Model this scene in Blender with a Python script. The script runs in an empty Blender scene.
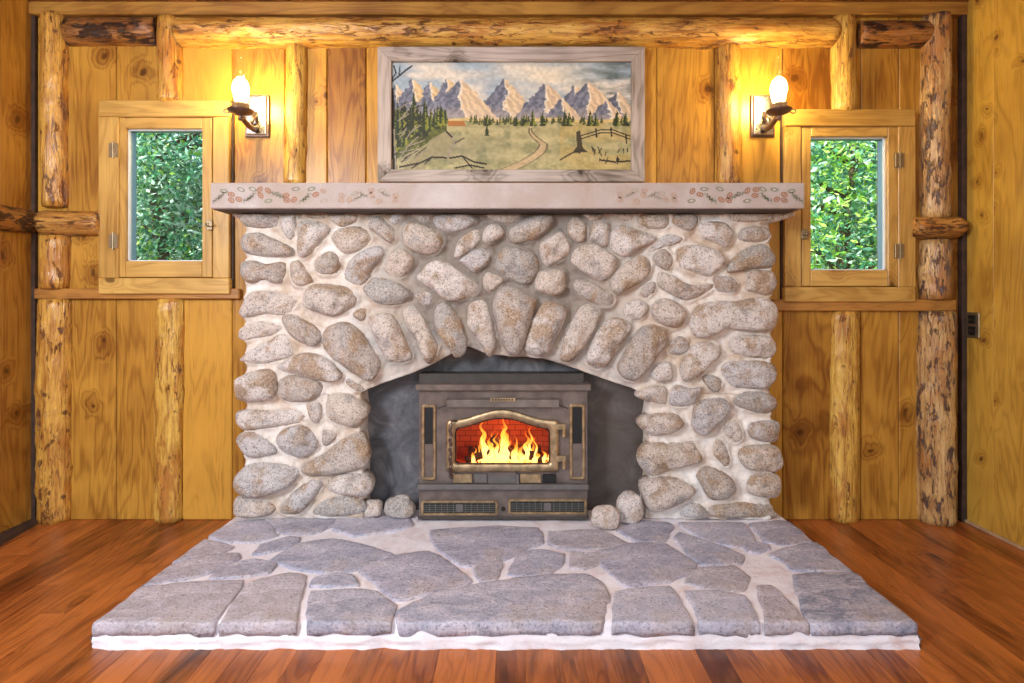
import bpy, bmesh, math, random
import numpy as np
from mathutils import Vector, noise

F = 559.0; CX = 515.0; CY = 300.0; H = 1.023; D = 2.60
PI = math.pi
S = bpy.context.scene
C = S.collection

def P(px, py, Y):
    return Vector(((px - CX) / F * Y, Y, H + (CY - py) / F * Y))
def PX(px, Y): return (px - CX) / F * Y
def PZ(py, Y): return H + (CY - py) / F * Y

# ------------------------------------------------------------------ materials
class NT:
    def __init__(s, name):
        s.m = bpy.data.materials.new(name); s.m.use_nodes = True
        s.t = s.m.node_tree; s.t.nodes.clear()
        s.out = s.n('ShaderNodeOutputMaterial')
    def n(s, typ, **kw):
        nd = s.t.nodes.new(typ)
        for k, v in kw.items():
            if k.startswith('i_'):
                key = k[2:]
                key = int(key) if key.isdigit() else key.replace('_', ' ')
                nd.inputs[key].default_value = v
            else: setattr(nd, k, v)
        return nd
    def l(s, a, b): s.t.links.new(a, b)
    def math(s, op, a, b=None, clamp=False):
        nd = s.t.nodes.new('ShaderNodeMath'); nd.operation = op; nd.use_clamp = clamp
        for i, v in enumerate((a, b)):
            if v is None: continue
            if isinstance(v, (int, float)): nd.inputs[i].default_value = v
            else: s.l(v, nd.inputs[i])
        return nd.outputs[0]
    def ramp(s, fac, stops, interp='LINEAR'):
        nd = s.t.nodes.new('ShaderNodeValToRGB'); cr = nd.color_ramp; cr.interpolation = interp
        while len(cr.elements) < len(stops): cr.elements.new(0.5)
        for e, (p, c) in zip(cr.elements, stops):
            e.position = p; e.color = (c, c, c, 1) if isinstance(c, (int, float)) else (*c, 1)
        s.l(fac, nd.inputs[0]); return nd.outputs[0]
    def mix(s, fac, a, b, blend='MIX'):
        nd = s.t.nodes.new('ShaderNodeMix'); nd.data_type = 'RGBA'; nd.blend_type = blend
        for k, v in ((0, fac), (6, a), (7, b)):
            if isinstance(v, (int, float)): nd.inputs[k].default_value = v
            elif isinstance(v, tuple): nd.inputs[k].default_value = (*v, 1)
            else: s.l(v, nd.inputs[k])
        return nd.outputs[2]
    def noise(s, vec, scale, detail=4, rough=.55, dist=0):
        nd = s.n('ShaderNodeTexNoise'); nd.inputs['Scale'].default_value = scale
        nd.inputs['Detail'].default_value = detail; nd.inputs['Roughness'].default_value = rough
        nd.inputs['Distortion'].default_value = dist
        if vec is not None: s.l(vec, nd.inputs['Vector'])
        return nd.outputs['Fac']
    def coord(s): return s.n('ShaderNodeTexCoord').outputs['Object']
    def mapping(s, vec, scale=(1, 1, 1), loc=(0, 0, 0)):
        nd = s.n('ShaderNodeMapping'); nd.inputs['Scale'].default_value = scale
        nd.inputs['Location'].default_value = loc; s.l(vec, nd.inputs['Vector']); return nd.outputs[0]
    def bsdf(s, col, rough=.5, metal=0, spec=.5, bump=None, bstr=.3, bdist=.01, **kw):
        b = s.n('ShaderNodeBsdfPrincipled')
        for k, v in (('Base Color', col), ('Roughness', rough), ('Metallic', metal)):
            if isinstance(v, (int, float)): b.inputs[k].default_value = v
            elif isinstance(v, tuple): b.inputs[k].default_value = (*v, 1)
            else: s.l(v, b.inputs[k])
        b.inputs['Specular IOR Level'].default_value = spec
        for k, v in kw.items(): b.inputs[k.replace('_', ' ')].default_value = v
        if bump is not None:
            bp = s.n('ShaderNodeBump'); bp.inputs['Strength'].default_value = bstr
            bp.inputs['Distance'].default_value = bdist
            s.l(bump, bp.inputs['Height']); s.l(bp.outputs[0], b.inputs['Normal'])
        s.l(b.outputs[0], s.out.inputs[0]); return b

def simple(name, col, rough=.5, metal=0, var=.15, scale=30, bstr=.1, **kw):
    t = NT(name); co = t.coord()
    nz = t.noise(co, scale)
    c = t.mix(t.ramp(nz, [(.3, 0.0), (.7, 1.0)]), tuple(x * (1 - var) for x in col), tuple(min(1, x * (1 + var)) for x in col))
    t.bsdf(c, rough, metal, bump=nz, bstr=bstr, bdist=.003, **kw)
    return t.m

def wood(name, light, dark, along='Z', plane='XZ', knots=.5, rough=.35, attr=False, grain=1.0, var=.25, stain=0, spec=.5, knotcol=None, kscale=3.6):
    """planks: grain runs along one axis; plane = (across, along) used for knots"""
    t = NT(name); co = t.coord()
    oi = t.n('ShaderNodeObjectInfo').outputs['Random']
    if attr:
        at = t.n('ShaderNodeAttribute', attribute_name='bid').outputs['Fac']
    else: at = oi
    sp = t.n('ShaderNodeSeparateXYZ'); t.l(co, sp.inputs[0])
    ax = {'X': sp.outputs[0], 'Y': sp.outputs[1], 'Z': sp.outputs[2]}
    other = [a for a in 'XYZ' if a not in plane][0]
    cross = [a for a in plane if a != along][0]
    off = t.math('MULTIPLY', at, 37.0)
    u = t.math('ADD', ax[cross], off); v = t.math('ADD', ax[along], t.math('MULTIPLY', at, 11.0)); w = ax[other]
    cb = t.n('ShaderNodeCombineXYZ'); t.l(u, cb.inputs[0]); t.l(v, cb.inputs[1]); t.l(w, cb.inputs[2])
    vec = cb.outputs[0]
    # knots
    vo = t.n('ShaderNodeTexVoronoi', voronoi_dimensions='2D'); vo.inputs['Scale'].default_value = kscale
    vo.inputs['Randomness'].default_value = 1.0
    nw = t.n('ShaderNodeTexNoise'); nw.inputs['Scale'].default_value = 9; t.l(vec, nw.inputs['Vector'])
    vadd = t.n('ShaderNodeVectorMath', operation='MULTIPLY_ADD')
    t.l(nw.outputs['Color'], vadd.inputs[0]); vadd.inputs[1].default_value = (.07, .11, 0); t.l(vec, vadd.inputs[2])
    t.l(vadd.outputs[0], vo.inputs['Vector'])
    d = vo.outputs['Distance']
    sc = t.n('ShaderNodeSeparateColor'); t.l(vo.outputs['Color'], sc.inputs[0])
    has = t.math('LESS_THAN', sc.outputs[0], knots)
    kn = t.math('MULTIPLY', t.ramp(t.math('ADD', d, t.math('MULTIPLY', sc.outputs[1], .04)), [(0.0, 1.0), (.05, .95), (.085, 0.0)]), has)
    halo = t.math('MULTIPLY', t.ramp(d, [(0.05, 1.0), (.3, 0.0)], 'EASE'), has)
    # cathedral grain
    gv = t.mapping(vec, (1, .16, 1))
    warp = t.math('MULTIPLY', halo, .022)
    big = t.noise(gv, 5.5, 3, .55, .8)
    ph = t.math('ADD', t.math('MULTIPLY', big, 3.2 * grain), t.math('MULTIPLY', warp, 26))
    saw = t.math('SINE', t.math('MULTIPLY', ph, 22))
    rings = t.ramp(t.math('ADD', t.math('MULTIPLY', saw, .5), .5), [(0, 0.0), (.6, .25), (1, 1.0)])
    fine = t.noise(t.mapping(vec, (1, .03, 1)), 160, 3, .6)
    f = t.math('ADD', t.math('MULTIPLY', rings, .30), t.math('MULTIPLY', fine, .8))
    f = t.math('ADD', f, -.10)
    bl = t.noise(vec, 3.0, 2)
    f = t.math('ADD', f, t.math('MULTIPLY', t.math('SUBTRACT', bl, .5), 1.3))
    f = t.math('ADD', f, t.math('MULTIPLY', t.math('SUBTRACT', at, .5), var * 2))
    f = t.math('ADD', f, t.math('MULTIPLY', halo, .38))
    f = t.math('ADD', t.math('MULTIPLY', f, .62), .22)
    col = t.ramp(f, [(0, tuple(min(1, c * 1.15) for c in light)), (.3, light), (.8, dark), (1, tuple(c * .7 for c in dark))])
    kc = knotcol or (dark[0] * .25, dark[1] * .18, dark[2] * .15)
    col = t.mix(t.math('MULTIPLY', kn, .85), col, kc)
    if stain:
        sn = t.noise(t.mapping(vec, (1, .25, 1)), 2.3, 5, .65, .6)
        sm = t.ramp(sn, [(.56, 0.0), (.68, 1.0)])
        col = t.mix(t.math('MULTIPLY', sm, stain), col, (dark[0] * .18, dark[1] * .2, dark[2] * .25))
    rg = t.math('ADD', t.math('MULTIPLY', fine, .2), rough - .1)
    t.bsdf(col, rg, bump=t.math('ADD', fine, t.math('MULTIPLY', rings, .5)), bstr=.12, bdist=.002, spec=spec)
    return t.m

def log_mat(name, light, dark, bark, amount, along='Z', rough=.3, orange=(.45, .17, .03)):
    t = NT(name); co = t.coord()
    oi = t.n('ShaderNodeObjectInfo').outputs['Random']
    offs = t.n('ShaderNodeVectorMath', operation='ADD'); t.l(co, offs.inputs[0])
    cc = t.n('ShaderNodeCombineXYZ'); 
    for i in range(3): t.l(t.math('MULTIPLY', oi, 13.0 + i), cc.inputs[i])
    t.l(cc.outputs[0], offs.inputs[1]); v = offs.outputs[0]
    sc = {'Z': (1, 1, .12), 'X': (.12, 1, 1), 'Y': (1, .12, 1)}[along]
    sc2 = {'Z': (1, 1, .3), 'X': (.3, 1, 1), 'Y': (1, .3, 1)}[along]
    fine = t.noise(t.mapping(v, sc), 60, 4, .65, .3)
    mid = t.noise(t.mapping(v, sc2), 14, 5, .65, .8)
    spots = t.noise(t.mapping(v, sc2), 42, 5, .7, .4)
    f = t.math('ADD', t.math('MULTIPLY', fine, .6), t.math('MULTIPLY', mid, .5))
    col = t.ramp(f, [(.42, light), (.55, tuple((a + b) / 2 for a, b in zip(light, dark))), (.64, dark)])
    pm = t.ramp(t.noise(t.mapping(v, sc2), 7, 5, .7, .5), [(.52, 0.0), (.62, .8)])
    col = t.mix(pm, col, orange)
    bm_ = t.ramp(t.math('ADD', t.math('MULTIPLY', spots, .6), t.math('MULTIPLY', mid, .4)), [(.575 - amount, 0.0), (.615 - amount, 1.0)])
    col = t.mix(bm_, col, bark)
    ck = t.noise(t.mapping(v, {'Z': (1, 1, .06), 'X': (.06, 1, 1), 'Y': (1, .06, 1)}[along]), 26, 4, .6, 1.2)
    ckm = t.ramp(t.math('ABSOLUTE', t.math('SUBTRACT', ck, .5)), [(.004, .85), (.016, 0.0)])
    col = t.mix(ckm, col, bark)
    vo = t.n('ShaderNodeTexVoronoi'); vo.inputs['Scale'].default_value = 9; t.l(v, vo.inputs['Vector'])
    col = t.mix(t.ramp(vo.outputs['Distance'], [(.07, .9), (.13, 0.0)]), col, (.10, .035, .012))
    t.bsdf(col, t.math('ADD', t.math('MULTIPLY', mid, .3), rough - .15), bump=t.math('ADD', mid, t.math('ADD', fine, t.math('MULTIPLY', bm_, -.5))), bstr=.9, bdist=.008, spec=.6)
    return t.m

M = {}
M['pine_back'] = wood('honey pine boards', (.56, .285, .044), (.23, .083, .011), attr=True, knots=.45, rough=.33, var=.38, spec=.35)
M['pine_left'] = wood('honey pine boards side', (.58, .31, .055), (.27, .105, .014), plane='YZ', attr=True, knots=.5, rough=.35)
M['pine_right'] = wood('yellow pine boards side', (.64, .38, .062), (.31, .145, .019), plane='YZ', attr=True, knots=.45, rough=.3, kscale=6.0, knotcol=(.10, .025, .015))
M['casing_v'] = wood('casing pine upright', (.64, .38, .10), (.34, .165, .03), knots=.25, rough=.35, var=.12)
M['casing_h'] = wood('casing pine level', (.66, .40, .11), (.36, .18, .034), along='X', knots=.2, rough=.35, var=.12)
M['rail'] = wood('rail wood', (.46, .21, .045), (.22, .08, .016), along='X', knots=.4, rough=.4)
M['rail_y'] = wood('top trim wood', (.56, .30, .06), (.28, .12, .022), along='X', knots=.2, rough=.4)
M['ceiling'] = wood('ceiling boards', (.30, .10, .025), (.11, .03, .01), along='Y', plane='XY', attr=True, knots=.4, rough=.4)
M['floor'] = wood('fir floor boards', (.47, .145, .032), (.155, .034, .008), along='Y', plane='XY', attr=True, knots=.12, rough=.30, var=.30, stain=.9, kscale=3)
M['barn_h'] = wood('weathered barn wood level', (.54, .46, .42), (.15, .115, .09), along='X', knots=.25, rough=.75, var=.1)
M['barn_v'] = wood('weathered barn wood upright', (.52, .44, .40), (.15, .115, .09), knots=.25, rough=.75, var=.1)
M['log_y'] = log_mat('peeled yellow log', (.82, .52, .11), (.42, .19, .028), (.17, .06, .015), .00)
M['log_o'] = log_mat('peeled orange log', (.76, .43, .085), (.38, .15, .022), (.15, .05, .015), .02)
M['log_d'] = log_mat('half barked log', (.70, .46, .19), (.34, .16, .05), (.09, .05, .045), .045, orange=(.42, .17, .04))
M['log_x'] = log_mat('long peeled log', (.80, .48, .11), (.38, .155, .024), (.14, .05, .012), .02, along='X')
M['log_xd'] = log_mat('dark stained log', (.46, .20, .05), (.16, .055, .015), (.03, .012, .007), .045, along='X', orange=(.28, .10, .025))
M['log_xo'] = log_mat('brown log', (.62, .32, .08), (.33, .13, .03), (.09, .03, .012), .05, along='X')
M['log_yy'] = log_mat('brown log along side wall', (.5, .24, .06), (.26, .10, .025), (.05, .02, .012), .08, along='Y')

def granite():
    t = NT('river granite'); co = t.coord()
    oi = t.n('ShaderNodeObjectInfo').outputs['Random']
    add = t.n('ShaderNodeVectorMath', operation='ADD'); t.l(co, add.inputs[0])
    cc = t.n('ShaderNodeCombineXYZ')
    for i in range(3): t.l(t.math('MULTIPLY', oi, 21.0 + 3 * i), cc.inputs[i])
    t.l(cc.outputs[0], add.inputs[1]); v = add.outputs[0]
    base = t.ramp(oi, [(0, (.72, .63, .58)), (.2, (.56, .49, .45)), (.4, (.78, .71, .68)), (.55, (.50, .47, .45)), (.7, (.70, .60, .53)), (.85, (.64, .61, .62)), (1, (.62, .54, .49))], 'CONSTANT')
    big = t.noise(v, 9, 4, .6, .4)
    base = t.mix(t.ramp(big, [(.50, 0.0), (.62, .8)]), base, (.42, .27, .15))
    base = t.mix(t.ramp(t.noise(t.mapping(v, loc=(5, 3, 1)), 12, 3), [(.55, 0.0), (.7, .65)]), base, (.36, .35, .36))
    sp = t.noise(v, 150, 3, .75)
    base = t.mix(t.ramp(sp, [(.37, .8), (.46, 0.0)]), base, (.15, .12, .11))
    base = t.mix(t.ramp(sp, [(.56, 0.0), (.66, .8)]), base, (.84, .77, .72))
    md = t.noise(v, 45, 5, .7)
    base = t.mix(t.ramp(md, [(.33, .55), (.46, 0.0)]), base, (.20, .15, .12))
    t.bsdf(base, .78, bump=t.math('ADD', t.math('MULTIPLY', md, 1.4), t.math('MULTIPLY', sp, .5)), bstr=.85, bdist=.010, spec=.3)
    return t.m
M['granite'] = granite()

def mortar():
    t = NT('cream mortar'); co = t.coord()
    n1 = t.noise(co, 7, 5, .6, .3); n2 = t.noise(co, 70, 4, .7)
    col = t.ramp(n1, [(.34, (.88, .84, .81)), (.5, (.76, .68, .62)), (.64, (.58, .46, .36))])
    # smoke-darkened mortar above the fire arch, with shade between stones painted in
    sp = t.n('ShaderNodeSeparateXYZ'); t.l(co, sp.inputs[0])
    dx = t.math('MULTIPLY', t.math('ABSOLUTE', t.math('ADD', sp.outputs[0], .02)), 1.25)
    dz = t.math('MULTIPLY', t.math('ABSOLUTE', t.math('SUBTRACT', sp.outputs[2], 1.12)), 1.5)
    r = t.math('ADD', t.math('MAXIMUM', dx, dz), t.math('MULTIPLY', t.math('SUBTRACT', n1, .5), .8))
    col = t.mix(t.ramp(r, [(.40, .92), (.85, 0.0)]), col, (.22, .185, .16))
    col = t.mix(t.ramp(n2, [(.35, .35), (.5, 0.0)]), col, (.42, .36, .32))
    t.bsdf(col, .9, bump=t.math('ADD', n2, t.noise(co, 25, 4)), bstr=.5, bdist=.006, spec=.2)
    return t.m
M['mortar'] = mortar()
def hearth_mortar():
    t = NT('white hearth mortar'); co = t.coord()
    n1 = t.noise(co, 10, 5, .6, .4); n2 = t.noise(co, 90, 4, .7)
    col = t.ramp(n1, [(.32, (.90, .89, .96)), (.55, (.82, .78, .84)), (.7, (.72, .61, .62))])
    t.bsdf(col, .85, bump=t.math('ADD', n2, n1), bstr=.5, bdist=.006, spec=.25)
    return t.m
M['hmortar'] = hearth_mortar()
def flag():
    t = NT('grey flagstone'); co = t.coord()
    oi = t.n('ShaderNodeObjectInfo').outputs['Random']
    base = t.ramp(oi, [(0, (.31, .34, .46)), (.2, (.48, .49, .62)), (.4, (.21, .25, .37)), (.6, (.44, .40, .44)), (.8, (.27, .30, .42)), (1, (.41, .40, .52))])
    n1 = t.noise(t.mapping(co, (1, 2.2, 1)), 8, 6, .7, 1.0)
    base = t.mix(t.ramp(n1, [(.40, 0.0), (.60, .75)]), base, (.64, .61, .72))
    base = t.mix(t.ramp(t.noise(co, 5, 5, .65), [(.55, 0.0), (.66, .4)]), base, (.42, .33, .25))
    base = t.mix(t.ramp(t.noise(t.mapping(co, loc=(3, 1, 0)), 6, 6, .75, .8), [(.52, 0.0), (.66, .7)]), base, (.86, .83, .92))
    n2 = t.noise(co, 110, 4, .75)
    base = t.mix(t.ramp(n2, [(.36, .7), (.47, 0.0)]), base, (.13, .13, .15))
    base = t.mix(t.ramp(n2, [(.57, 0.0), (.68, .6)]), base, (.78, .74, .76))
    t.bsdf(base, .55, bump=t.math('ADD', t.math('MULTIPLY', n1, 2.2), n2), bstr=.55, bdist=.008, spec=.5)
    return t.m
M['flag'] = flag()
def slate():
    t = NT('slate panel'); co = t.coord()
    n1 = t.noise(co, 6, 6, .7, 1.2); n2 = t.noise(co, 120, 3, .8)
    c = t.ramp(n1, [(.35, (.055, .057, .065)), (.55, (.13, .13, .145)), (.7, (.26, .25, .25))])
    c = t.mix(t.ramp(n2, [(.68, 0.0), (.74, .7)]), c, (.5, .45, .42))
    sp = t.n('ShaderNodeSeparateXYZ'); t.l(co, sp.inputs[0])
    c = t.mix(t.ramp(t.math('ADD', sp.outputs[0], t.math('MULTIPLY', n1, .3)), [(.45, 0.0), (.55, .6)]), c, (.11, .075, .05))
    t.bsdf(c, .6, bump=n1, bstr=.2, spec=.4); return t.m
M['slate'] = slate()
def concrete():
    t = NT('cast mantel'); co = t.coord()
    n1 = t.noise(co, 5, 5, .65, .5); n2 = t.noise(co, 160, 3, .8)
    c = t.ramp(n1, [(.3, (.60, .54, .53)), (.5, (.50, .43, .41)), (.7, (.46, .37, .31))])
    c = t.mix(t.ramp(n2, [(.3, .4), (.45, 0.0)]), c, (.32, .25, .21))
    t.bsdf(c, .7, bump=n2, bstr=.25, bdist=.003, spec=.3); return t.m
M['mantel'] = concrete()
M['mantel_shade'] = simple('mantel underside shade', (.09, .075, .07), .7)  # shadow tone for the underside of the mantel
M['stove'] = simple('stove bronze steel', (.185, .15, .135), .34, .45, var=.3, scale=18)
M['stove_dark'] = simple('stove dark steel', (.07, .06, .055), .5, .4)
M['iron'] = simple('grey iron', (.17, .16, .16), .5, .5)
M['brass'] = simple('aged brass', (.46, .34, .20), .40, .85, var=.4, scale=35)
M['mesh'] = simple('black wire mesh', (.012, .012, .013), .6, .2)
M['meshg'] = simple('grey wire mesh', (.17, .17, .16), .5, .5, var=.3, scale=120)
M['bronze'] = simple('dark bronze', (.20, .14, .12), .3, .8)
M['chrome'] = simple('satin nickel', (.62, .58, .56), .25, 1.0, var=.08)
M['black'] = simple('black metal', (.02, .018, .017), .4, .5)
M['hinge'] = simple('pewter hinge', (.30, .23, .14), .4, .8)
M['white'] = simple('white vinyl frame', (.80, .84, .87), .4, 0, var=.03)
M['blue'] = simple('grey blue jamb', (.20, .34, .42), .4, .2, var=.05)
M['char'] = simple('charred wood', (.05, .02, .012), .9, 0, var=.6, scale=60, bstr=.8)
M['stain_shade'] = simple('stained strip and gap shade', (.045, .022, .014), .7, 0, var=.5, scale=25, bstr=.6)  # stained floor strip, also the painted shade of wall gaps
M['sock'] = simple('brown outlet plastic', (.11, .10, .10), .35, .2)
M['cone'] = simple('stencil cone brown', (.40, .21, .13), .8, var=.25, scale=200)
M['conef'] = simple('stencil cone faded', (.48, .34, .27), .8, var=.2, scale=200)
M['leafp'] = simple('stencil green', (.27, .27, .19), .8, var=.25, scale=200)
M['leaff'] = simple('stencil green faded', (.42, .37, .30), .8, var=.2, scale=200)

def brick():
    t = NT('firebrick'); co = t.coord()
    sp = t.n('ShaderNodeSeparateXYZ'); t.l(co, sp.inputs[0])
    cb = t.n('ShaderNodeCombineXYZ'); t.l(t.math('ADD', sp.outputs[0], sp.outputs[1]), cb.inputs[0]); t.l(sp.outputs[2], cb.inputs[1])
    b = t.n('ShaderNodeTexBrick'); t.l(cb.outputs[0], b.inputs['Vector']); b.inputs['Scale'].default_value = 9
    b.inputs['Color1'].default_value = (.50, .12, .05, 1); b.inputs['Color2'].default_value = (.40, .09, .035, 1); b.inputs['Mortar'].default_value = (.20, .04, .02, 1)
    b.inputs['Mortar Size'].default_value = .02
    t.bsdf(b.outputs[0], .9, bump=b.outputs['Fac'], bstr=-.4); return t.m
M['brick'] = brick()

def emis(name, col, s):
    t = NT(name); e = t.n('ShaderNodeEmission'); e.inputs[0].default_value = (*col, 1); e.inputs[1].default_value = s
    t.l(e.outputs[0], t.out.inputs[0]); return t.m
M['bulb'] = emis('lit bulb', (1, .74, .28), 215)
M['ember'] = emis('glowing ember', (1, .22, .03), 5)
def flame_mat():
    t = NT('flame'); g = t.n('ShaderNodeTexCoord').outputs['Generated']
    sp = t.n('ShaderNodeSeparateXYZ'); t.l(g, sp.inputs[0])
    z = t.math('ADD', sp.outputs[2], t.math('MULTIPLY', t.math('SUBTRACT', t.noise(t.coord(), 30, 3), .5), .5))
    col = t.ramp(z, [(0, (1, .50, .10)), (.3, (1, .62, .18)), (.6, (1, .36, .035)), (1, (1, .12, .01))])
    st = t.ramp(z, [(0, 1.0), (.45, .75), (1, .28)])
    e = t.n('ShaderNodeEmission'); t.l(col, e.inputs[0]); t.l(t.math('MULTIPLY', st, 4.2), e.inputs[1])
    tr = t.n('ShaderNodeBsdfTransparent'); mx = t.n('ShaderNodeMixShader')
    vs = t.noise(t.mapping(t.coord(), (1, 1, .3)), 55, 2, .5, .5)
    a = t.math('MULTIPLY', t.ramp(vs, [(.35, .25), (.6, .95)]), t.ramp(z, [(.7, 1.0), (1, .4)]))
    t.l(a, mx.inputs[0]); t.l(tr.outputs[0], mx.inputs[1]); t.l(e.outputs[0], mx.inputs[2]); t.l(mx.outputs[0], t.out.inputs[0])
    return t.m
M['flame'] = flame_mat()
def glass(name, tint=(1, 1, 1), refl=.06):
    t = NT(name); tr = t.n('ShaderNodeBsdfTransparent'); tr.inputs[0].default_value = (*tint, 1)
    gl = t.n('ShaderNodeBsdfGlossy'); gl.inputs['Roughness'].default_value = .03
    fr = t.n('ShaderNodeFresnel'); fr.inputs[0].default_value = 1.12 if 'chimney' in name else 1.45
    mx = t.n('ShaderNodeMixShader')
    if 'chimney' in name: mx.inputs[0].default_value = .10
    else: t.l(t.math('MULTIPLY', fr.outputs[0], refl / .04), mx.inputs[0])
    t.l(tr.outputs[0], mx.inputs[1]); t.l(gl.outputs[0], mx.inputs[2]); t.l(mx.outputs[0], t.out.inputs[0]); return t.m
M['glass'] = glass('window glass', (.97, 1, .99), .03)
M['chim'] = glass('lamp chimney glass', (.97, .97, .97), .06)
M['doorglass'] = glass('stove door glass', (.93, .88, .84), .03)
def leaf(name, stops):
    t = NT(name); at = t.n('ShaderNodeAttribute', attribute_name='bid').outputs['Fac']
    c = t.ramp(at, stops)
    d = t.n('ShaderNodeBsdfPrincipled'); t.l(c, d.inputs['Base Color']); d.inputs['Roughness'].default_value = .35
    tl = t.n('ShaderNodeBsdfTranslucent'); t.l(c, tl.inputs[0])
    mx = t.n('ShaderNodeMixShader'); mx.inputs[0].default_value = .4
    t.l(d.outputs[0], mx.inputs[1]); t.l(tl.outputs[0], mx.inputs[2]); t.l(mx.outputs[0], t.out.inputs[0]); return t.m
M['leaf_a'] = leaf('broad leaves', [(0, (.015, .12, .08)), (.4, (.07, .33, .16)), (.62, (.26, .62, .34)), (.85, (.80, .95, .85))])
M['leaf_y'] = leaf('young leaves', [(0, (.18, .48, .05)), (.6, (.52, .82, .12)), (1, (.80, .95, .35))])
M['leaf_d'] = leaf('far leaves', [(0, (.01, .10, .09)), (.55, (.05, .28, .22)), (.9, (.65, .88, .88))])
M['trunk'] = simple('tree bark', (.10, .065, .045), .9)
M['ground'] = simple('forest floor', (.10, .16, .05), .95, var=.5, scale=6)
M['eave'] = simple('outer siding', (.25, .13, .06), .8)

# ------------------------------------------------------------------ object helpers
def link(name, me, mat, parent=None, origin=None, smooth=False):
    if origin is None:
        xs = [v.co for v in me.vertices]
        lo = Vector([min(c[i] for c in xs) for i in range(3)]); hi = Vector([max(c[i] for c in xs) for i in range(3)])
        origin = Vector(((lo.x + hi.x) / 2, (lo.y + hi.y) / 2, lo.z))
    origin = Vector(origin)
    for v in me.vertices: v.co -= origin
    if mat:
        for m in (mat if isinstance(mat, (list, tuple)) else [mat]): me.materials.append(m)
    if smooth:
        for p in me.polygons: p.use_smooth = True
    o = bpy.data.objects.new(name, me); C.objects.link(o)
    if parent is not None:
        o.parent = parent; o.location = origin - world_loc(parent)
    else: o.location = origin
    return o
def world_loc(o):
    l = o.location.copy()
    while o.parent: o = o.parent; l += o.location
    return l
def from_bm(name, bm, mat, parent=None, origin=None, smooth=False):
    bmesh.ops.recalc_face_normals(bm, faces=bm.faces[:])
    me = bpy.data.meshes.new(name); bm.to_mesh(me); bm.free()
    return link(name, me, mat, parent, origin, smooth)
def empty(name, loc):
    o = bpy.data.objects.new(name, None); C.objects.link(o); o.location = loc; o.empty_display_size = .05
    return o
def tag(o, label, cat, group=None):
    o['label'] = label; o['category'] = cat
    if group: o['group'] = group
    return o
def struct(o, label=None):
    o['kind'] = 'structure'
    if label: o['label'] = label
    return o
def add_box(bm, x0, x1, y0, y1, z0, z1, bev=0, seg=1):
    b2 = bmesh.new()
    bmesh.ops.create_cube(b2, size=1)
    for v in b2.verts:
        v.co = Vector(((x0 + x1) / 2 + v.co.x * (x1 - x0), (y0 + y1) / 2 + v.co.y * (y1 - y0), (z0 + z1) / 2 + v.co.z * (z1 - z0)))
    if bev: bmesh.ops.bevel(b2, geom=b2.edges[:], offset=min(bev, abs(x1 - x0) * .45, abs(y1 - y0) * .45, abs(z1 - z0) * .45), segments=seg, affect='EDGES', profile=.5)
    me = bpy.data.meshes.new('t'); b2.to_mesh(me); b2.free(); bm.from_mesh(me); bpy.data.meshes.remove(me)
def box(name, x0, x1, y0, y1, z0, z1, mat, parent=None, bev=.002, seg=1):
    bm = bmesh.new(); add_box(bm, x0, x1, y0, y1, z0, z1, bev, seg); return from_bm(name, bm, mat, parent)
def pbox(name, px0, py0, px1, py1, Y, depth, mat, parent=None, bev=.002, seg=1):
    """box whose front face (nearest the room) lies at Y"""
    return box(name, PX(px0, Y), PX(px1, Y), Y, Y + depth, PZ(py1, Y), PZ(py0, Y), mat, parent, bev, seg)
def tube(bm, pts, rad, n=12, cap=True):
    pts = [Vector(p) for p in pts]; rings = []
    up = None
    for i, p in enumerate(pts):
        d = (pts[min(i + 1, len(pts) - 1)] - pts[max(i - 1, 0)]).normalized()
        if up is None: up = d.orthogonal().normalized()
        up = (up - d * up.dot(d)).normalized(); s = d.cross(up)
        r = rad[i] if isinstance(rad, (list, tuple)) else rad
        rings.append([bm.verts.new(p + (up * math.cos(a) + s * math.sin(a)) * r) for a in [2 * PI * k / n for k in range(n)]])
    for a, b in zip(rings, rings[1:]):
        for k in range(n): bm.faces.new((a[k], a[(k + 1) % n], b[(k + 1) % n], b[k]))
    if cap: bm.faces.new(rings[0]); bm.faces.new(rings[-1])
def lathe(bm, c, prof, n=24, axis='Z'):
    rings = []
    for r, h in prof:
        ring = []
        for k in range(n):
            a = 2 * PI * k / n
            if axis == 'Z': ring.append(bm.verts.new((c[0] + r * math.cos(a), c[1] + r * math.sin(a), c[2] + h)))
            else: ring.append(bm.verts.new((c[0] + r * math.cos(a), c[1] + h, c[2] + r * math.sin(a))))
        rings.append(ring)
    for a, b in zip(rings, rings[1:]):
        for k in range(n): bm.faces.new((a[k], a[(k + 1) % n], b[(k + 1) % n], b[k]))
    return rings
def smooth_loop(pts, per=5, tension=.5):
    n = len(pts); out = []
    for i in range(n):
        p0, p1, p2, p3 = [np.array(pts[(i + k - 1) % n], float) for k in range(4)]
        for j in range(per):
            t = j / per
            out.append(tuple(p1 + tension * ((p2 - p0) * t + (2 * p0 - 5 * p1 + 4 * p2 - p3) * t * t + (3 * p1 - p0 - 3 * p2 + p3) * t ** 3)) if tension == .5 else tuple(p1 * (1 - t) + p2 * t))
    return out
def set_bid(me, vals):
    a = me.attributes.new('bid', 'FLOAT', 'POINT'); a.data.foreach_set('value', vals)
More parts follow.
